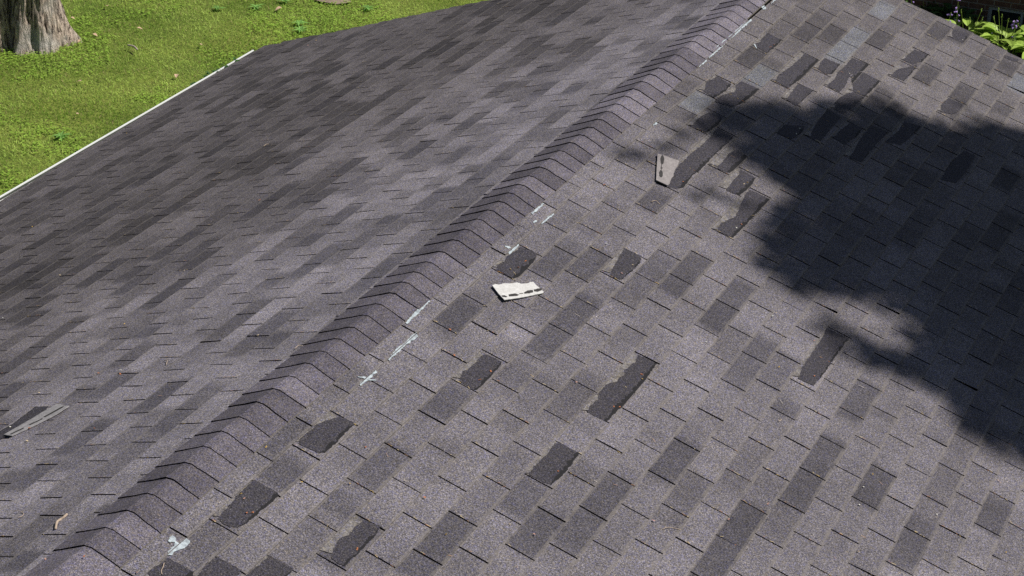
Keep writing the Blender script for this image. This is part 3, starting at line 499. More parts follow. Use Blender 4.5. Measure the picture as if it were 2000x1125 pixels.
# ------------------------------------------------------------------ scraps and twigs
cols = [(.55, .22, .10), (.62, .42, .12), (.68, .55, .36), (.58, .34, .27), (.66, .66, .62), (.82, .79, .70)]
fm = []
for i, c_ in enumerate(cols):
    k = N('scrap_' + ('orange', 'yellow', 'cream', 'pink', 'white', 'seed')[i]); k.col(k.mix(k.noise(200).outputs[0], tuple(x * .6 for x in c_), c_), .7); fm.append(k.m)
nm = ['curled orange-brown leaf scrap', 'tiny yellow leaf scrap', 'cream leaf scrap', 'faded pink leaf scrap', 'small white flake', 'round white seed']
def scrap_mesh(kind, v):
    bm = bmesh.new(); rr = random.Random(kind * 7 + v)
    if kind == 5: bmesh.ops.create_icosphere(bm, subdivisions=2, radius=.0050); [setattr(q, 'co', Vector((q.co.x, q.co.y * .85, q.co.z * .6))) for q in bm.verts]
    else:
        n = 9; L = rr.uniform(.005, .0075); W = rr.uniform(.0028, .0045)
        c0 = bm.verts.new((0, 0, .0035)); vs = [bm.verts.new((L * math.cos(2 * math.pi * i / n) * rr.uniform(.75, 1.1), W * math.sin(2 * math.pi * i / n) * rr.uniform(.75, 1.1), rr.uniform(.001, .005))) for i in range(n)]
        for i in range(n): bm.faces.new((c0, vs[i], vs[(i + 1) % n]))
        r = bmesh.ops.extrude_face_region(bm, geom=bm.faces[:]); bmesh.ops.translate(bm, verts=[x for x in r['geom'] if isinstance(x, bmesh.types.BMVert)], vec=(0, 0, -.0008))
        bmesh.ops.recalc_face_normals(bm, faces=bm.faces[:])
    me = bpy.data.meshes.new('scrap'); bm.to_mesh(me); bm.free(); me.materials.append(fm[kind]); return me
sm_ = {(kd, v): scrap_mesh(kd, v) for kd in range(6) for v in range(3)}
for side, lst in (('R', DATA['fleck']), ('L', DATA['fleckL'])):
    for i, (s, y, kd) in enumerate(lst):
        o = bpy.data.objects.new('seed' if kd == 5 else 'leaf_scrap', sm_[(kd, i % 3)]); S.collection.objects.link(o)
        a, sg = SIDE[side][:2]; o.location = pt(side, s, y, .0085); o.rotation_euler = (0, sg * a, random.uniform(0, 6))
        o['category'] = 'seed' if kd == 5 else 'leaf scrap'
        o['label'] = nm[kd] + (' on the right-hand roof slope' if side == 'R' else ' on the left-hand roof slope near the gutter side')
        o['group'] = nm[kd] + 's on the ' + ('right' if side == 'R' else 'left') + ' slope'
k = N('dry_twig'); k.col(k.mix(k.noise(60, 3).outputs[0], (.26, .19, .14), (.56, .46, .36)), .8); M_TWIG = k.m
def tube(pts, rad, name='tube', seg=6):
    V, F = [], []; pts = [Vector(p) for p in pts]
    fine = []
    for i in range(len(pts) - 1):
        p0 = pts[max(0, i - 1)]; p1 = pts[i]; p2 = pts[i + 1]; p3 = pts[min(len(pts) - 1, i + 2)]
        for j in range(4):
            t = j / 4; fine.append(.5 * ((2 * p1) + (p2 - p0) * t + (2 * p0 - 5 * p1 + 4 * p2 - p3) * t * t + (3 * p1 - p0 - 3 * p2 + p3) * t ** 3))
    fine.append(pts[-1]); n = len(fine)
    for i, p in enumerate(fine):
        d = (fine[min(n - 1, i + 1)] - fine[max(0, i - 1)]).normalized(); u = d.cross(Vector((0, 0, 1)));
        if u.length < .01: u = d.cross(Vector((1, 0, 0)))
        u.normalize(); w_ = d.cross(u); r = rad[0] + (rad[1] - rad[0]) * i / (n - 1) if isinstance(rad, tuple) else rad * (1 + .25 * noise.noise(p * 60))
        for j in range(seg):
            a = 2 * math.pi * j / seg; V.append(p + u * math.cos(a) * r + w_ * math.sin(a) * r)
    for i in range(n - 1):
        for j in range(seg): o = i * seg; F.append((o + j, o + (j + 1) % seg, o + seg + (j + 1) % seg, o + seg + j))
    F += [tuple(range(seg))[::-1], tuple(range((n - 1) * seg, n * seg))]
    return mesh(name, V, F, smooth=True)
tl = {'L': ['thick bent tan twig on the left slope below the ridge cap', 'thin curled grey stem on the left slope beside the bent tan twig', 'pale straight sliver high on the left slope', 'small hooked pale stem on the left slope', 'forked dry stem caught against the ridge cap'],
      'R': ['long thin curved stem on the sunny right slope', 'curled white stem on a dark tab below the shingle piece in half shade', 'pale stem in the nearest bare patch', 'small yellow hooked stem on the right slope', 'short white sliver in the deep tree shadow', None, None]}
for side in 'LR':
    for (pts, wpx), lb in zip(DATA['twig'][side], tl[side]):
        if not lb or len(pts) < 2: continue
        P3 = [Vector(pt(side, s, y, .0095 + .003 * math.sin(i * 2.1))) for i, (s, y) in enumerate(pts)]; o0 = P3[0].copy()
        obj('twig', tube([q - o0 for q in P3], wpx * .0022 / 2), M_TWIG, None, lb, 'twig').location = o0
# needles and husks caught in the slots
V, F, C = [], [], []; rr = random.Random(21)
for side in 'RL':
    warp = SIDE[side][2]
    for c in range(-4, 26):
        for k_ in range(-20, 60):
            if (c + k_) % 2 or rr.random() < .55: continue
            for _ in range(rr.randint(1, 4)):
                s, y = warp(c + rr.uniform(.1, .95), k_ * H + rr.gauss(0, .0015)); 
                if y > rake(side, s) - .05 or y < -3 or s > eave(side, y) - .05 or s < .2: continue
                L = rr.uniform(.003, .009); a = rr.gauss(0, .35); dx, dy = L * math.cos(a), L * math.sin(a); wq = rr.uniform(.0008, .0014)
                h = .0085
                q = [(s - dx, y - dy - wq), (s + dx, y + dy - wq), (s + dx, y + dy + wq), (s - dx, y - dy + wq)]
                b = len(V); V += [pt(side, *z_, h) for z_ in q]; F.append((b, b + 1, b + 2, b + 3) if side == 'R' else (b + 3, b + 2, b + 1, b))
                cc = rr.choice(((.34, .16, .08), (.42, .30, .10), (.22, .13, .08), (.5, .40, .22))); C += [cc] * 4
    for _ in range(240 if side == 'R' else 150):  # loose needles and grit on the faces
        s, y = rr.uniform(.2, 3.6), rr.uniform(-1.5, 6.6); L = rr.uniform(.003, .014); a = rr.uniform(0, 3.1); dx, dy = L * math.cos(a), L * math.sin(a); wq = rr.uniform(.0006, .0012)
        q = [(s - dx, y - dy - wq), (s + dx, y + dy - wq), (s + dx, y + dy + wq), (s - dx, y - dy + wq)]
        b = len(V); V += [pt(side, *z_, .0088) for z_ in q]; F.append((b, b + 1, b + 2, b + 3) if side == 'R' else (b + 3, b + 2, b + 1, b)); cc = rr.choice(((.44, .26, .17), (.5, .38, .2), (.35, .3, .25), (.5, .45, .4))); C += [cc] * 4
k = N('plant_litter'); k.col(k.attr(), .9)
obj('plant_litter', mesh('plant_litter', V, F, None, C), k.m, None, 'fine husks and needles caught in the shingle slots', 'litter', None, 'stuff')

# ------------------------------------------------------------------ ground
k = N('lawn_soil'); nz = k.noise(.7, 5, .6); c = k.mix(k.ramp(nz.outputs[0], [(.35, 0.), (.65, 1.)]).outputs[0], (.13, .19, .025), (.26, .31, .055))
c = k.mix(k.ramp(k.noise(38, 4, .8).outputs[0], [(.38, .75), (.6, 0.)]).outputs[0], c, (.018, .028, .008)); k.col(c, 1); k.bump(k.noise(30, 4).outputs[0], 1, .03)
V, F = [], []; gr = [-900, -120, -40] + [(-24 + i * 1.0) for i in range(0, 61)] + [60, 130, 900]
for y in gr:
    for x in gr: V.append((x, y, .035 * noise.noise((x * .35, y * .35, 0)) - .02))
n = len(gr); F = [(j * n + i, j * n + i + 1, (j + 1) * n + i + 1, (j + 1) * n + i) for j in range(n - 1) for i in range(n - 1)]
obj('lawn', mesh('lawn', V, F, smooth=True), k.m, None, 'lawn running round the garage', 'lawn', None, 'structure')
def gz(x, y): return .035 * noise.noise((x * .35, y * .35, 0)) - .02
def inpoly(x, y, pl):
    r = False
    for i in range(len(pl)):
        (a, b), (c, d) = pl[i], pl[i - 1]
        if (b > y) != (d > y) and x < (c - a) * (y - b) / (d - b) + a: r = not r
    return r
k = N('grass_blade'); a = k.attr(); k.col(a, .65); k.b.inputs['Specular IOR Level'].default_value = .2
tr = k.t.nodes.new('ShaderNodeBsdfTranslucent'); mx = k.t.nodes.new('ShaderNodeMixShader'); mx.inputs[0].default_value = .45
k.l(a, tr.inputs[0]); out = k.t.nodes['Material Output']; k.l(k.b.outputs[0], mx.inputs[1]); k.l(tr.outputs[0], mx.inputs[2]); k.l(mx.outputs[0], out.inputs[0]); M_GR = k.m
# grass: numpy batch of bent tapering blades
def blades(n, region, bbox, hgt, wid, colf, seed):
    R_ = np.random.RandomState(seed); X = R_.uniform(bbox[0], bbox[1], n); Y = R_.uniform(bbox[2], bbox[3], n)
    keep = np.array([inpoly(x, y, region) for x, y in zip(X, Y)]); X, Y = X[keep], Y[keep]; n = len(X)
    Z = np.array([gz(x, y) for x, y in zip(X, Y)])
    th = R_.uniform(0, 2 * np.pi, n); ph = R_.uniform(0, 2 * np.pi, n); L = hgt * R_.uniform(.5, 1.25, n); Wd = wid * R_.uniform(.6, 1.4, n); ln = R_.uniform(.3, 1.3, n) * L
    cl = np.array([noise.noise((x * 1.1, y * 1.1, 7)) for x, y in zip(X, Y)]); cl2 = np.array([noise.noise((x * 5.5, y * 5.5, 2)) for x, y in zip(X, Y)])
    L *= 1 + .35 * cl2
    V = np.zeros((n, 5, 3)); ux, uy = np.cos(th), np.sin(th); lx, ly = np.cos(ph) * ln, np.sin(ph) * ln
    for i, (t, wf) in enumerate(((0, 1), (0, -1), (.55, -.8), (.55, .8), (1, 0))):
        V[:, i, 0] = X + ux * Wd * wf * .5 + lx * t * t; V[:, i, 1] = Y + uy * Wd * wf * .5 + ly * t * t; V[:, i, 2] = Z + L * t * (1 - .25 * t)
    b = np.arange(n) * 5
    F = [(i, i + 1, i + 2, i + 3) for i in b] + [(i + 3, i + 2, i + 4) for i in b]
    C = colf(R_, n, cl, cl2); C = np.repeat(C[:, None, :], 5, 1); 
    return V.reshape(-1, 3).tolist(), F, C.reshape(-1, 3)
def gcol(R_, n, cl, cl2):
    f = np.clip(.5 + 1.3 * cl + .7 * cl2 + R_.normal(0, .22, n), 0, 1)[:, None]
    a = np.array((.21, .35, .045)); b = np.array((.58, .74, .18)); c = a + (b - a) * f
    dry = R_.rand(n) < .10; c[dry] = np.array((.50, .42, .20)) * R_.uniform(.6, 1.1, (dry.sum(), 1)); return c * R_.uniform(.7, 1.3, (n, 1))
reg = [(-14.6, 14.2), (-12.5, 15.6), (-5.2, 19.4), (-4.6, 17.2), (-5.4, 13.4), (-6.9, 11.0), (-6.9, 6.2), (-9.5, 5.6), (-13.6, 10.5)]
GRN = 420000
V, F, C = blades(GRN, reg, (-15, -4, 5, 20), .038, .0060, gcol, 4)
obj('grass', mesh('grass', V, F, None, C), M_GR, None, 'sunlit mown grass beyond the gutter', 'grass', None, 'stuff')
# clover and ground weeds
V, F, C = [], [], []; rr = random.Random(8)
n_ = 0
while n_ < 22000:
    x, y = rr.uniform(-14, -5), rr.uniform(6, 19)
    if not inpoly(x, y, reg) or noise.noise((x * .8, y * .8, 31)) + .35 * noise.noise((x * 3, y * 3, 5)) < .02 + rr.uniform(-.1, .1): continue
    n_ += 1; z = gz(x, y) + rr.uniform(.02, .045)
    br = rr.uniform(.7, 1.35); col_ = (.34 * br, .52 * br, .08 * br)
    t0 = rr.uniform(0, 6)
    for q in range(3):
        t = t0 + q * 2.1; r = rr.uniform(.005, .009); cx_, cy_ = x + math.cos(t) * r, y + math.sin(t) * r; tl_ = rr.uniform(-.4, .4); b = len(V)
        for e_ in range(6): a = e_ * math.pi / 3; V.append((cx_ + r * math.cos(a), cy_ + r * math.sin(a), z + r * tl_ * math.cos(a + t) + rr.uniform(-.002, .002)))
        C += [col_] * 6; F.append(tuple(range(b, b + 6)))
obj('clover', mesh('clover', V, F, None, C), M_GR, None, 'low clover and ground ivy mixed through the lawn', 'clover', None, 'stuff')
# bare soil patch at the top of the lawn
k = N('dry_soil'); k.col(k.mix(k.noise(25, 4, .8).outputs[0], (.16, .12, .09), (.34, .28, .20)), 1); k.bump(k.noise(30).outputs[0], .8, .02)
V, F = [(-8.62, 15.3, gz(-8.62, 15.3) + .055)], []
for i in range(28):
    a = 2 * math.pi * i / 28; r = 1 + .3 * noise.noise((math.cos(a) * 2, math.sin(a) * 2, 4)); x, y = -8.62 + .30 * r * math.cos(a), 15.3 + .17 * r * math.sin(a); V.append((x, y, gz(x, y) + .03))
F = [(0, 1 + i, 1 + (i + 1) % 28) for i in range(28)]
obj('soil', mesh('soil', V, F), k.m, None, 'small patch of dry bare soil in the lawn', 'soil', None, 'structure')

def leafcard(V, F, C, base, d, up, L, W, col_, bend=.25, n=5):
    """a pointed oval leaf with a folded midrib"""
    d = d.normalized(); sd_ = d.cross(up); sd_ = sd_.normalized() if sd_.length > 1e-3 else Vector((1, 0, 0)); nn = sd_.cross(d)
    b = len(V)
    for i in range(n + 1):
        t = i / n; w_ = W * math.sin(math.pi * min(1, t ** .8 * 1.0)) * (1 if i not in (0, n) else 0) * .5; c_ = base + d * L * t - nn * (bend * L * t * t)
        V += [c_ + sd_ * w_ + nn * w_ * .35, c_, c_ - sd_ * w_ + nn * w_ * .35]; C += [col_] * 3
    for i in range(n):
        o = b + 3 * i; F += [(o, o + 1, o + 4, o + 3), (o + 1, o + 2, o + 5, o + 4)]
# broad-leaved weeds in the lawn
wl = ['pale green weed rosette by the bare soil', 'dark weed rosette at the top edge of the lawn', 'weed rosette in the open lawn', 'weed rosette just beyond the gable edge']
for i, (x, y) in enumerate([(-9.22, 14.5), (-9.05, 14.9), (-8.42, 14.22), (-8.0, 15.2), (-8.27, 14.0), (-9.6, 14.2), (-8.74, 9.79)]):
    V, F, C = [], [], []; rr = random.Random(i)
    for q in range(11):
        t = q * 2.4 + rr.uniform(-.3, .3); g = rr.uniform(.7, 1.3); leafcard(V, F, C, Vector((0, 0, .01)), Vector((math.cos(t), math.sin(t), rr.uniform(.3, 1.0))), Vector((0, 0, 1)), rr.uniform(.06, .12), rr.uniform(.025, .04), (.26 * g, .48 * g, .12 * g), .5)
    o = obj('lawn_weed', mesh('lawn_weed', V, F, None, C), M_GR, None, 'leafy green weed rosette standing in the sunny lawn', 'weed', 'weed rosettes scattered through the lawn'); o.location = (x, y, gz(x, y) + .02)
k = N('fallen_leaf'); k.col(k.mix(k.noise(50).outputs[0], (.40, .24, .14), (.62, .47, .34)), .8); M_FL = k.m
for i, (x, y, s_) in enumerate([(-10.32, 12.55, .05), (-10.78, 13.5, .05), (-10.31, 12.3, .04), (-9.99, 13.0, .05), (-8.12, 8.74, .04), (-8.71, 11.94, .05), (-8.95, 10.35, .035), (-9.5, 11.2, .04), (-8.3, 9.9, .04), (-9.0, 12.9, .05), (-8.9, 14.6, .07), (-10.9, 12.9, .04)]):
    V, F, C = [], [], []; leafcard(V, F, C, Vector((0, 0, 0)), Vector((math.cos(i * 2.3), math.sin(i * 2.3), .1)), Vector((0, 0, 1)), s_ * 1.4, s_, (1, 1, 1), .4)
    o = obj('fallen_leaf', mesh('fallen_leaf', V, F), M_FL, None, 'small dry brown leaf lying on the lawn', 'leaf', 'dry leaves fallen on the lawn'); o.location = (x, y, gz(x, y) + .055)
k = N('grey_stick'); k.col(k.mix(k.noise(60).outputs[0], (.28, .22, .18), (.5, .44, .38)), .9)
obj('stick', tube([(0, 0, 0), (.1, -.02, .01), (.19, -.08, .005)], .011), k.m, None, 'short pale stick lying in the grass near the tree', 'stick').location = (-9.72, 12.42, gz(-9.6, 12.4) + .065)

# ------------------------------------------------------------------ trees
k = N('bark'); geo = k.co()
mp = k.t.nodes.new('ShaderNodeMapping'); k.l(geo.outputs['Object'], mp.inputs[0]); mp.inputs['Scale'].default_value = (1, 1, .16)
b1 = k.noise(26, 5, .7, mp.outputs[0], .8); b2 = k.noise(45, 4, .7, mp.outputs[0]); b3 = k.noise(2.2, 3, .6)
c = k.mix(k.ramp(b1.outputs[0], [(.40, 0.), (.50, .75), (.62, 1.)]).outputs[0], (.07, .052, .042), (.66, .54, .44))
c = k.mix(k.ramp(b3.outputs[0], [(.48, 0.), (.66, .75)]).outputs[0], c, k.mix(b2.outputs[0], (.42, .41, .37), (.70, .68, .62)))
c = k.mix(k.ramp(b2.outputs[0], [(.62, 0.), (.74, .6)]).outputs[0], c, (.50, .32, .22)); k.col(c, .95); k.bump(b1.outputs[0], 1, .07); M_BARK = k.m
def trunk_mesh(cx, cy, prof, flares, seed, lean=(0, 0), n=110, rows=90, ztop=5.0):
    V, F = [], []
    for i in range(rows + 1):
        t = i / rows; z = -.08 + (ztop + .08) * t ** 1.8
        r0 = np.interp(z, [p_[0] for p_ in prof], [p_[1] for p_ in prof])
        for j in range(n):
            a = 2 * math.pi * j / n; r = r0
            for fa_, amt, wd in flares:
                d = (a - fa_ + math.pi) % (2 * math.pi) - math.pi; r += amt * math.exp(-(d / wd) ** 2) * math.exp(-max(z, 0) / .30)
            r *= 1 + .10 * noise.noise((math.cos(a) * 2.2, math.sin(a) * 2.2, z * .7 + seed))
            rdg = noise.noise((math.cos(a) * 7, math.sin(a) * 7, z * 1.3 + seed * 2)); rdg2 = noise.noise((math.cos(a) * 19, math.sin(a) * 19, z * 3.5 + seed))
            r += .030 * (1 - abs(rdg) * 3.2) + .020 * rdg2
            V.append((cx + lean[0] * z + r * math.cos(a), cy + lean[1] * z + r * math.sin(a), z))
    for i in range(rows):
        for j in range(n): o = i * n; F.append((o + j, o + (j + 1) % n, o + n + (j + 1) % n, o + n + j))
    return mesh('trunk', V, F, smooth=True)
k = N('tree_leaf'); a = k.attr(); k.col(a, .55)
tr = k.t.nodes.new('ShaderNodeBsdfTranslucent'); mx = k.t.nodes.new('ShaderNodeMixShader'); mx.inputs[0].default_value = .12
k.l(a, tr.inputs[0]); k.l(k.b.outputs[0], mx.inputs[1]); k.l(tr.outputs[0], mx.inputs[2]); k.l(mx.outputs[0], k.t.nodes['Material Output'].inputs[0]); M_LF = k.m
def leaf_cloud(pts, size, seed, big=None):
    R_ = np.random.RandomState(seed); n = len(pts); pts = np.array(pts); nr = R_.normal(0, 1, (n, 3)); nr[:, 2] = np.abs(nr[:, 2]) + .4; nr /= np.linalg.norm(nr, axis=1)[:, None]
    t = np.cross(nr, R_.normal(0, 1, (n, 3))); t /= np.linalg.norm(t, axis=1)[:, None]; u = np.cross(nr, t); s_ = size * R_.uniform(.6, 1.3, (n, 1)) * (1 if big is None else np.array(big)[:, None])
    V = np.stack([pts - t * s_ * .6, pts + u * s_ * .45, pts + t * s_ * .7, pts - u * s_ * .45], 1)
    F = [(i, i + 1, i + 2, i + 3) for i in range(0, 4 * n, 4)]
    c = np.array((.045, .095, .022)) * R_.uniform(.6, 1.6, (n, 1)); return mesh('crown', V.reshape(-1, 3).tolist(), F, None, np.repeat(c[:, None], 4, 1).reshape(-1, 3))
TB = (-10.80, 12.10)
T1 = empty('yard_tree', (TB[0], TB[1], 0), 'stout rough-barked twin-stemmed tree standing in the lawn', 'tree')
sr = math.atan2(.425, .905)                   # screen right
obj('trunk', trunk_mesh(0, 0, [(-.1, .36), (.15, .31), (.5, .265), (1.2, .25), (5, .2)], [(sr + .1, .20, .28), (sr - 1.0, .10, .35), (sr - 1.9, .12, .3), (sr - 2.7, .05, .3), (sr + 2, .15, .4)], 1.3), M_BARK, T1)
lx, ly = -.53 * math.cos(sr), -.53 * math.sin(sr)
obj('trunk', trunk_mesh(lx + .02, ly - .1, [(-.1, .34), (.15, .30), (.5, .29), (1.2, .27), (5, .2)], [(sr - 1.6, .06, .3), (sr + 2.4, .15, .4)], 8.1, (-.06, .02)), M_BARK, T1, 'darker weathered second stem')
rr = random.Random(4); pts = []
for _ in range(60):
    c_ = Vector((rr.gauss(-.8, 2.0), rr.gauss(.8, 1.8), rr.uniform(5.2, 10))); 
    if c_.x * .9 + c_.y * .44 > .6: c_ -= Vector((.9, .44, 0)) * (c_.x * .9 + c_.y * .44 - .6)
    pts += [tuple(c_ + Vector((rr.gauss(0, .5), rr.gauss(0, .5), rr.gauss(0, .35)))) for _ in range(90)]
obj('crown', leaf_cloud(pts, .11, 2), M_LF, T1)
for i in range(6):
    a = i * 1.05; obj('limb', tube([(0, 0, 4.2), (math.cos(a) * .8, math.sin(a) * .8, 5.4), (math.cos(a) * 1.9, math.sin(a) * 1.9, 7.2), (math.cos(a) * 2.3, math.sin(a) * 2.3, 8.8)], (.12, .03), 'limb', 8), M_BARK, T1)
# the tree whose shadow lies over the right slope: trunk and crown stand off to the right
SB = Vector((7.2, 9.6, 0)); T2 = empty('shade_tree', SB, 'tall leafy tree overhanging the far right corner of the roof', 'tree')
obj('trunk', trunk_mesh(0, 0, [(-.1, .42), (.3, .36), (1.5, .30), (11, .18)], [(0, .15, .3), (2, .15, .3), (4, .15, .3)], 3.3, (-.02, 0), 40, 50, 10.5), M_BARK, T2)
shade, blobs = DATA['shade'], DATA['blobs']
rr = random.Random(12); pts = []; big = []
def up_to(s, y, t): return Vector(pt('R', s, y, 0)) + SUN * t - SB
A0 = min(p_[0] for p_ in shade), max(p_[0] for p_ in shade), min(p_[1] for p_ in shade), max(p_[1] for p_ in shade)
def dist_edge(x, y, pl):
    d = 9
    for i in range(len(pl)):
        (ax, ay), (bx, by) = pl[i], pl[i - 1]; L2 = (bx - ax) ** 2 + (by - ay) ** 2; t = max(0, min(1, ((x - ax) * (bx - ax) + (y - ay) * (by - ay)) / L2)); d = min(d, math.hypot(x - ax - t * (bx - ax), y - ay - t * (by - ay)))
    return d
n_ = 0
while n_ < 33000:
    s, y = rr.uniform(A0[0], A0[1]), rr.uniform(A0[2], A0[3])
    if not inpoly(s, y, shade): continue
    if y > 7.4 and rr.random() < .5: continue
    de = dist_edge(s, y, shade)
    if de < .07 and rr.random() < .70: continue
    if de < .09 and rr.random() < .4: continue
    n_ += 1
    cc = noise.noise((s * 1.3, y * 1.3, 2)); t = 15 + 2.4 * cc + rr.uniform(-2.6, 2.6)
    jt = .055 * (1 if de < .25 else 0); s += rr.gauss(0, jt); y += rr.gauss(0, jt); pts.append(tuple(up_to(s, y, t))); big.append(1 + .9 * sst(.12, .4, de))
for bl_ in blobs:
    cx_ = sum(p_[0] for p_ in bl_) / len(bl_); cy_ = sum(p_[1] for p_ in bl_) / len(bl_); m_ = 0; t0 = rr.uniform(13, 17)
    xs = [p_[0] for p_ in bl_]; ys_ = [p_[1] for p_ in bl_]; ar = (max(xs) - min(xs)) * (max(ys_) - min(ys_)) * .78
    while m_ < max(10, ar * 420):
        s, y = rr.uniform(min(xs), max(xs)), rr.uniform(min(ys_), max(ys_))
        if inpoly(s, y, bl_): m_ += 1; pts.append(tuple(up_to(s, y, t0 + rr.uniform(-.3, .3)))); big.append(1)
for _ in range(16000):                      # unseen leaves added to the crown, out to the right, to block skylight
    s, y = rr.uniform(4.9, 10), rr.uniform(1.5, 13); c_ = noise.noise((s * .7, y * .7, 5)) * 3
    pts.append(tuple(up_to(s, y, 0) + Vector((SUN.x, SUN.y, 0)) * 9 + Vector((0, 0, rr.uniform(4.5, 11) + c_)))); big.append(2.2)
V_ = leaf_cloud(pts, .085, 5, big)
obj('crown', V_, M_LF, T2)
for (s, y, t) in [(2.0, 4.6, 11.5), (3.0, 4.0, 12), (2.6, 5.6, 12), (2.8, 3.6, 11)]:
    e_ = up_to(s, y, t); obj('limb', tube([(-.2, 0, 9.6), Vector((-.2, 0, 9.6)) * .6 + e_ * .4 + Vector((0, 0, .5)), e_], (.11, .02), 'limb', 8), M_BARK, T2)

# ------------------------------------------------------------------ house and flower bed beyond the gable
k = N('brown_brick'); br = k.t.nodes.new('ShaderNodeTexBrick'); mp = k.t.nodes.new('ShaderNodeMapping'); k.l(k.co().outputs['Object'], mp.inputs[0]); mp.inputs['Rotation'].default_value = (math.radians(90), 0, 0)
k.l(mp.outputs[0], br.inputs[0]); br.inputs['Color1'].default_value = (.17, .085, .055, 1); br.inputs['Color2'].default_value = (.11, .062, .045, 1); br.inputs['Mortar'].default_value = (.24, .21, .18, 1)
br.inputs['Scale'].default_value = 1; br.inputs['Brick Width'].default_value = .21; br.inputs['Row Height'].default_value = .075; br.inputs['Mortar Size'].default_value = .006; br.inputs['Mortar Smooth'].default_value = .2
k.col(k.mix(1.0, br.outputs[0], k.ramp(k.noise(9, 4).outputs[0], [(.3, .7), (.7, 1.25)]).outputs[0], 'MULTIPLY'), .9); k.bump(br.outputs['Fac'], -.6, .008)
HB = empty('brick_house', (0, 18.35, 0), 'brown brick house wall with a small basement window behind the flower bed', 'house')
HB.rotation_euler.z = math.radians(2)
wx0, wx1, wz0, wz1 = -.80, .05, .03, .36; X0, X1, HZ = -5.5, 4.5, 2.5
ps = [(X0, wx0, 0, HZ), (wx1, X1, 0, HZ), (wx0, wx1, wz1, HZ), (wx0, wx1, -.2, wz0)]
V, F = [], []
for (a, b, c_, d) in ps:
    o = len(V); V += [(a, 0, c_), (b, 0, c_), (b, 0, d), (a, 0, d)]; F.append((o, o + 1, o + 2, o + 3))
o = len(V); V += [(X0, 0, 0), (X0, 0, HZ), (X0, 6, HZ), (X0, 6, 0), (X1, 0, 0), (X1, 0, HZ), (X1, 6, HZ), (X1, 6, 0)]
F += [(o, o + 1, o + 2, o + 3), (o + 7, o + 6, o + 5, o + 4), (o + 3, o + 2, o + 6, o + 7)]
o = len(V); V += [(wx0, 0, wz0), (wx1, 0, wz0), (wx1, 0, wz1), (wx0, 0, wz1), (wx0, .12, wz0), (wx1, .12, wz0), (wx1, .12, wz1), (wx0, .12, wz1)]
F += [(o, o + 4, o + 7, o + 3), (o + 1, o + 2, o + 6, o + 5), (o + 2, o + 3, o + 7, o + 6), (o, o + 1, o + 5, o + 4)]
obj('wall', mesh('wall', V, F), k.m, HB)
k = N('roof_brown'); k.col(k.mix(k.noise(30).outputs[0], (.06, .05, .045), (.11, .10, .09)), .95)
V = [(X0 - .3, -.25, HZ - .02), (X1 + .3, -.25, HZ - .02), (X1 + .3, 3, HZ + 1.1), (X0 - .3, 3, HZ + 1.1), (X0 - .3, 6.3, HZ - .02), (X1 + .3, 6.3, HZ - .02), (X0 - .3, -.25, HZ - .14), (X1 + .3, -.25, HZ - .14), (X1 + .3, 6.3, HZ - .14), (X0 - .3, 6.3, HZ - .14)]
obj('roof', mesh('roof', V, [(0, 1, 2, 3), (3, 2, 5, 4), (6, 7, 1, 0), (9, 8, 7, 6), (4, 5, 8, 9), (0, 3, 4, 9, 6), (1, 7, 8, 5, 2)]), k.m, HB)
def frame(x0, x1, z0, z1, t, y0, y1):
    me = bpy.data.meshes.new('frame'); bm = bmesh.new()
    for a, b, c_, d in ((x0, x1, z1 - t, z1), (x0, x1, z0, z0 + t), (x0, x0 + t, z0 + t, z1 - t), (x1 - t, x1, z0 + t, z1 - t), ((x0 + x1) / 2 - t / 3, (x0 + x1) / 2 + t / 3, z0 + t, z1 - t)):
        tmp = box(a, b, y0, y1, c_, d); bm.from_mesh(tmp)
    bmesh.ops.recalc_face_normals(bm, faces=bm.faces[:]); bm.to_mesh(me); bm.free(); return me
k = N('window_grey'); k.col((.36, .37, .38), .5)
wn = obj('window', frame(wx0, wx1, wz0, wz1, .045, .03, .09), k.m, HB)
k = N('dark_glass'); k.col((.02, .025, .03), .08); k.b.inputs['Specular IOR Level'].default_value = .5
obj('pane', mesh('pane', [(wx0 + .03, .06, wz0 + .03), (wx1 - .03, .06, wz0 + .03), (wx1 - .03, .06, wz1 - .03), (wx0 + .03, .06, wz1 - .03)], [(0, 1, 2, 3)]), k.m, wn)
k = N('bed_soil'); k.col(k.mix(k.noise(20, 4).outputs[0], (.03, .022, .016), (.08, .06, .045)), 1); k.bump(k.noise(25).outputs[0], 1, .03)
V, F = [], []
for j in range(9):
    for i in range(31): x, y = -4.5 + i * .2, 16.7 + j * .21; V.append((x, y, .02 + .03 * noise.noise((x * 4, y * 4, 1)) - (.05 if j == 0 else 0)))
F = [(j * 31 + i, j * 31 + i + 1, (j + 1) * 31 + i + 1, (j + 1) * 31 + i) for j in range(8) for i in range(30)]
obj('flower_bed_soil', mesh('soil', V, F, smooth=True), k.m, None, 'dark soil of the flower bed along the brick wall', 'soil', None, 'structure')
k = N('plant_leaf'); a = k.attr(); k.col(a, .45); k.b.inputs['Specular IOR Level'].default_value = .35
tr = k.t.nodes.new('ShaderNodeBsdfTranslucent'); mx = k.t.nodes.new('ShaderNodeMixShader'); mx.inputs[0].default_value = .3
k.l(a, tr.inputs[0]); k.l(k.b.outputs[0], mx.inputs[1]); k.l(tr.outputs[0], mx.inputs[2]); k.l(mx.outputs[0], k.t.nodes['Material Output'].inputs[0]); M_PL = k.m
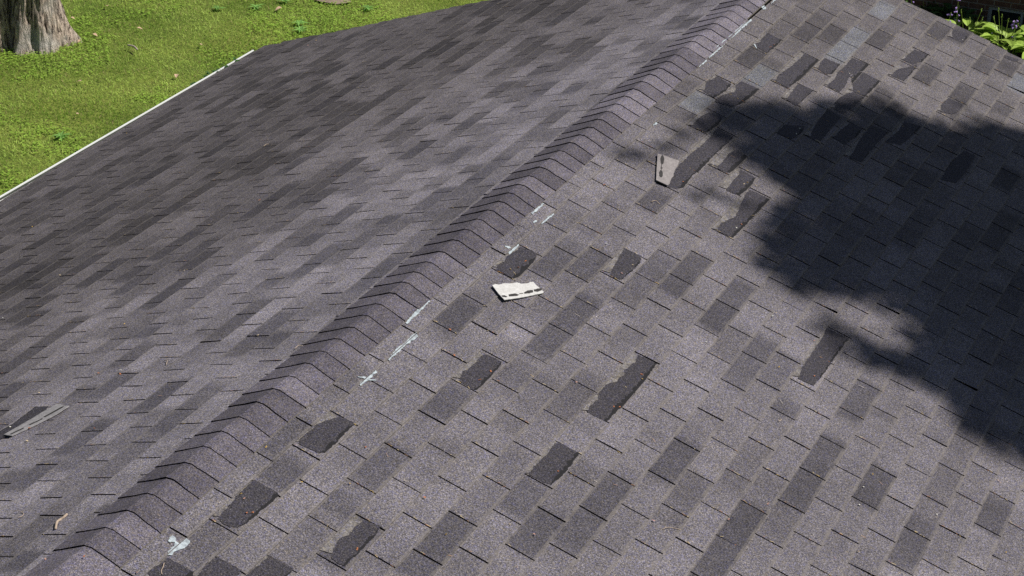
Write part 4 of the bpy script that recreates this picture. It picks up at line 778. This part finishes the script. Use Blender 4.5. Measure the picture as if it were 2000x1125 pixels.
def hosta(x, y, sc, seed, label, scapes=4, colr=(.34, .48, .085), nl=48):
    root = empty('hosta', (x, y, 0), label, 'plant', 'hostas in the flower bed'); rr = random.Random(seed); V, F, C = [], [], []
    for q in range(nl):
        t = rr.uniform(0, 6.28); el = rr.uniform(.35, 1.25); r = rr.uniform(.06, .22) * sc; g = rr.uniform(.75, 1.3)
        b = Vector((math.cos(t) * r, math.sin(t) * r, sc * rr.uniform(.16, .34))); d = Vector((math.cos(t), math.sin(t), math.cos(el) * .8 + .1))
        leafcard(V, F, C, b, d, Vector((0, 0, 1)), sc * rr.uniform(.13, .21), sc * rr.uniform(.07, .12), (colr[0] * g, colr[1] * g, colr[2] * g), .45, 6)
        leafcard(V, F, C, Vector((0, 0, 0)), b, Vector((0, 0, 1)), b.length, .008, (colr[0] * .7, colr[1] * .8, colr[2]), 0, 2)
    obj('foliage', mesh('foliage', V, F, None, C), M_PL, root)
    for q in range(scapes):
        t = rr.uniform(0, 6.28); e_ = Vector((math.cos(t) * .16, math.sin(t) * .16, rr.uniform(.42, .6) * sc))
        V, F, C = [], [], []; tb = tube([(0, 0, .05), e_ * .5 + Vector((0, 0, .05)), e_], (.004, .0025), 'flower_stalk', 5)
        bm = bmesh.new(); bm.from_mesh(tb)
        for z in range(5):
            m_ = Matrix.Translation(e_ + Vector((rr.uniform(-.006, .006), rr.uniform(-.006, .006), .008 * z - .02))) @ Matrix.Diagonal((.006, .006, .011, 1)); bmesh.ops.create_icosphere(bm, subdivisions=1, radius=1, matrix=m_)
        bm.to_mesh(tb); bm.free(); obj('flower_stalk', tb, M_STK, root)
k = N('stalk_green'); k.col((.20, .28, .05), .6); M_STK = k.m
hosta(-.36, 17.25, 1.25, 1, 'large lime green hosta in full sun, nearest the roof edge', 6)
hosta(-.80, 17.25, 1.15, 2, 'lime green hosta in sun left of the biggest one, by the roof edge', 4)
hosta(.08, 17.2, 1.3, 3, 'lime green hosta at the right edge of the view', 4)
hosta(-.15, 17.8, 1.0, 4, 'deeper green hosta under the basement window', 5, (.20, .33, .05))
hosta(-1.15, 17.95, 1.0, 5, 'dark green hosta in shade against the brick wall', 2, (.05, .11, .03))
k = N('bell_petal'); k.col(k.mix(k.noise(60).outputs[0], (.26, .15, .50), (.46, .34, .66)), .6); M_BELL = k.m
def bell(x, y, hgt, seed, label, nf=14):
    root = empty('bellflower', (x, y, 0), label, 'flower', 'purple bellflowers in the flower bed'); rr = random.Random(seed)
    e_ = Vector((rr.uniform(-.08, .08), rr.uniform(-.08, .08), hgt)); obj('stem', tube([(0, 0, 0), e_ * .5, e_], (.005, .002), 'stem', 5), M_STK, root)
    V, F, C = [], [], []
    for q in range(12):
        z = rr.uniform(.1, .75); t = rr.uniform(0, 6.28); g = rr.uniform(.7, 1.2); leafcard(V, F, C, e_ * z, Vector((math.cos(t), math.sin(t), .2)), Vector((0, 0, 1)), .09 * (1.1 - z), .035, (.07 * g, .14 * g, .03 * g), .5, 4)
    obj('leaves', mesh('leaves', V, F, None, C), M_PL, root)
    me = bpy.data.meshes.new('blossoms'); bm = bmesh.new()
    for q in range(nf):
        z = 1 - .45 * rr.random() ** 1.3; t = rr.uniform(0, 6.28); p_ = e_ * z + Vector((math.cos(t), math.sin(t), 0)) * rr.uniform(.012, .03)
        d = Vector((math.cos(t), math.sin(t), -.9)).normalized(); m_ = Matrix.Translation(p_) @ d.to_track_quat('Z', 'Y').to_matrix().to_4x4()
        bmesh.ops.create_cone(bm, cap_ends=False, segments=6, radius1=.004, radius2=.013, depth=.024, matrix=m_)
    bm.to_mesh(me); bm.free(); obj('blossoms', me, M_BELL, root)
for i, (x, y, h_, l_) in enumerate([(-1.62, 17.15, .85, 'tallest purple bellflower at the top of the roof edge'), (-1.50, 17.25, .78, 'purple bellflower just right of the tallest one'), (-1.08, 17.05, .60, 'purple bellflower leaning over the roof edge'), (-.93, 17.25, .74, 'purple bellflower left of the basement window'), (-.18, 17.1, .66, 'purple bellflower among the lime hosta leaves'), (.02, 17.1, .80, 'purple bellflower at the right edge of the view'), (-.62, 17.35, .36, 'short purple bellflower below the lime hostas')]):
    bell(x, y, h_, i, l_)
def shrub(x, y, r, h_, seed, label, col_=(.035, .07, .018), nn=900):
    root = empty('shrub', (x, y, 0), label, 'shrub', 'shrubs along the brick wall'); rr = random.Random(seed); V, F, C = [], [], []
    for q in range(nn):
        t = rr.uniform(0, 6.28); u = rr.random() ** .5; z = rr.random(); rad = r * u * (1 - .5 * z * z); g = rr.uniform(.6, 1.5)
        leafcard(V, F, C, Vector((math.cos(t) * rad, math.sin(t) * rad, z * h_ * (1 - .3 * u))), Vector((math.cos(t), math.sin(t), rr.uniform(-.3, .9))), Vector((0, 0, 1)), rr.uniform(.03, .06), rr.uniform(.015, .03), (col_[0] * g, col_[1] * g, col_[2] * g), .3, 3)
    obj('foliage', mesh('foliage', V, F, None, C), M_PL, root)
    for q in range(5):
        t = q * 1.26; obj('stem', tube([(0, 0, 0), (math.cos(t) * r * .3, math.sin(t) * r * .3, h_ * .4), (math.cos(t) * r * .6, math.sin(t) * r * .6, h_ * .85)], (.008, .003), 'stem', 5), M_STK, root)
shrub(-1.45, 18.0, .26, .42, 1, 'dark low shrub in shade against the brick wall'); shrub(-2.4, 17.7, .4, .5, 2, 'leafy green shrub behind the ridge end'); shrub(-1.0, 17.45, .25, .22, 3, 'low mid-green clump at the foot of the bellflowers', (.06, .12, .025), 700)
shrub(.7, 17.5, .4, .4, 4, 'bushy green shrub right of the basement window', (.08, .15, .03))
# leaves sprouting from the gutter
root = empty('gutter_weed', pt('L', 4.87, 6.62, -.05), 'small green seedling sprouting from the white gutter', 'weed')
V, F, C = [], [], []; rr = random.Random(2)
for q in range(46):
    t = rr.uniform(0, 6.28); y = rr.uniform(-.38, .26); g = rr.uniform(.6, 1.3)
    leafcard(V, F, C, Vector((rr.uniform(-.075, .0), y, rr.uniform(.0, .055))), Vector((math.cos(t), math.sin(t), .5)), Vector((0, 0, 1)), rr.uniform(.03, .055), rr.uniform(.02, .035), (.05 * g, .12 * g, .03 * g), .3, 4)
obj('foliage', mesh('foliage', V, F, None, C), M_PL, root)
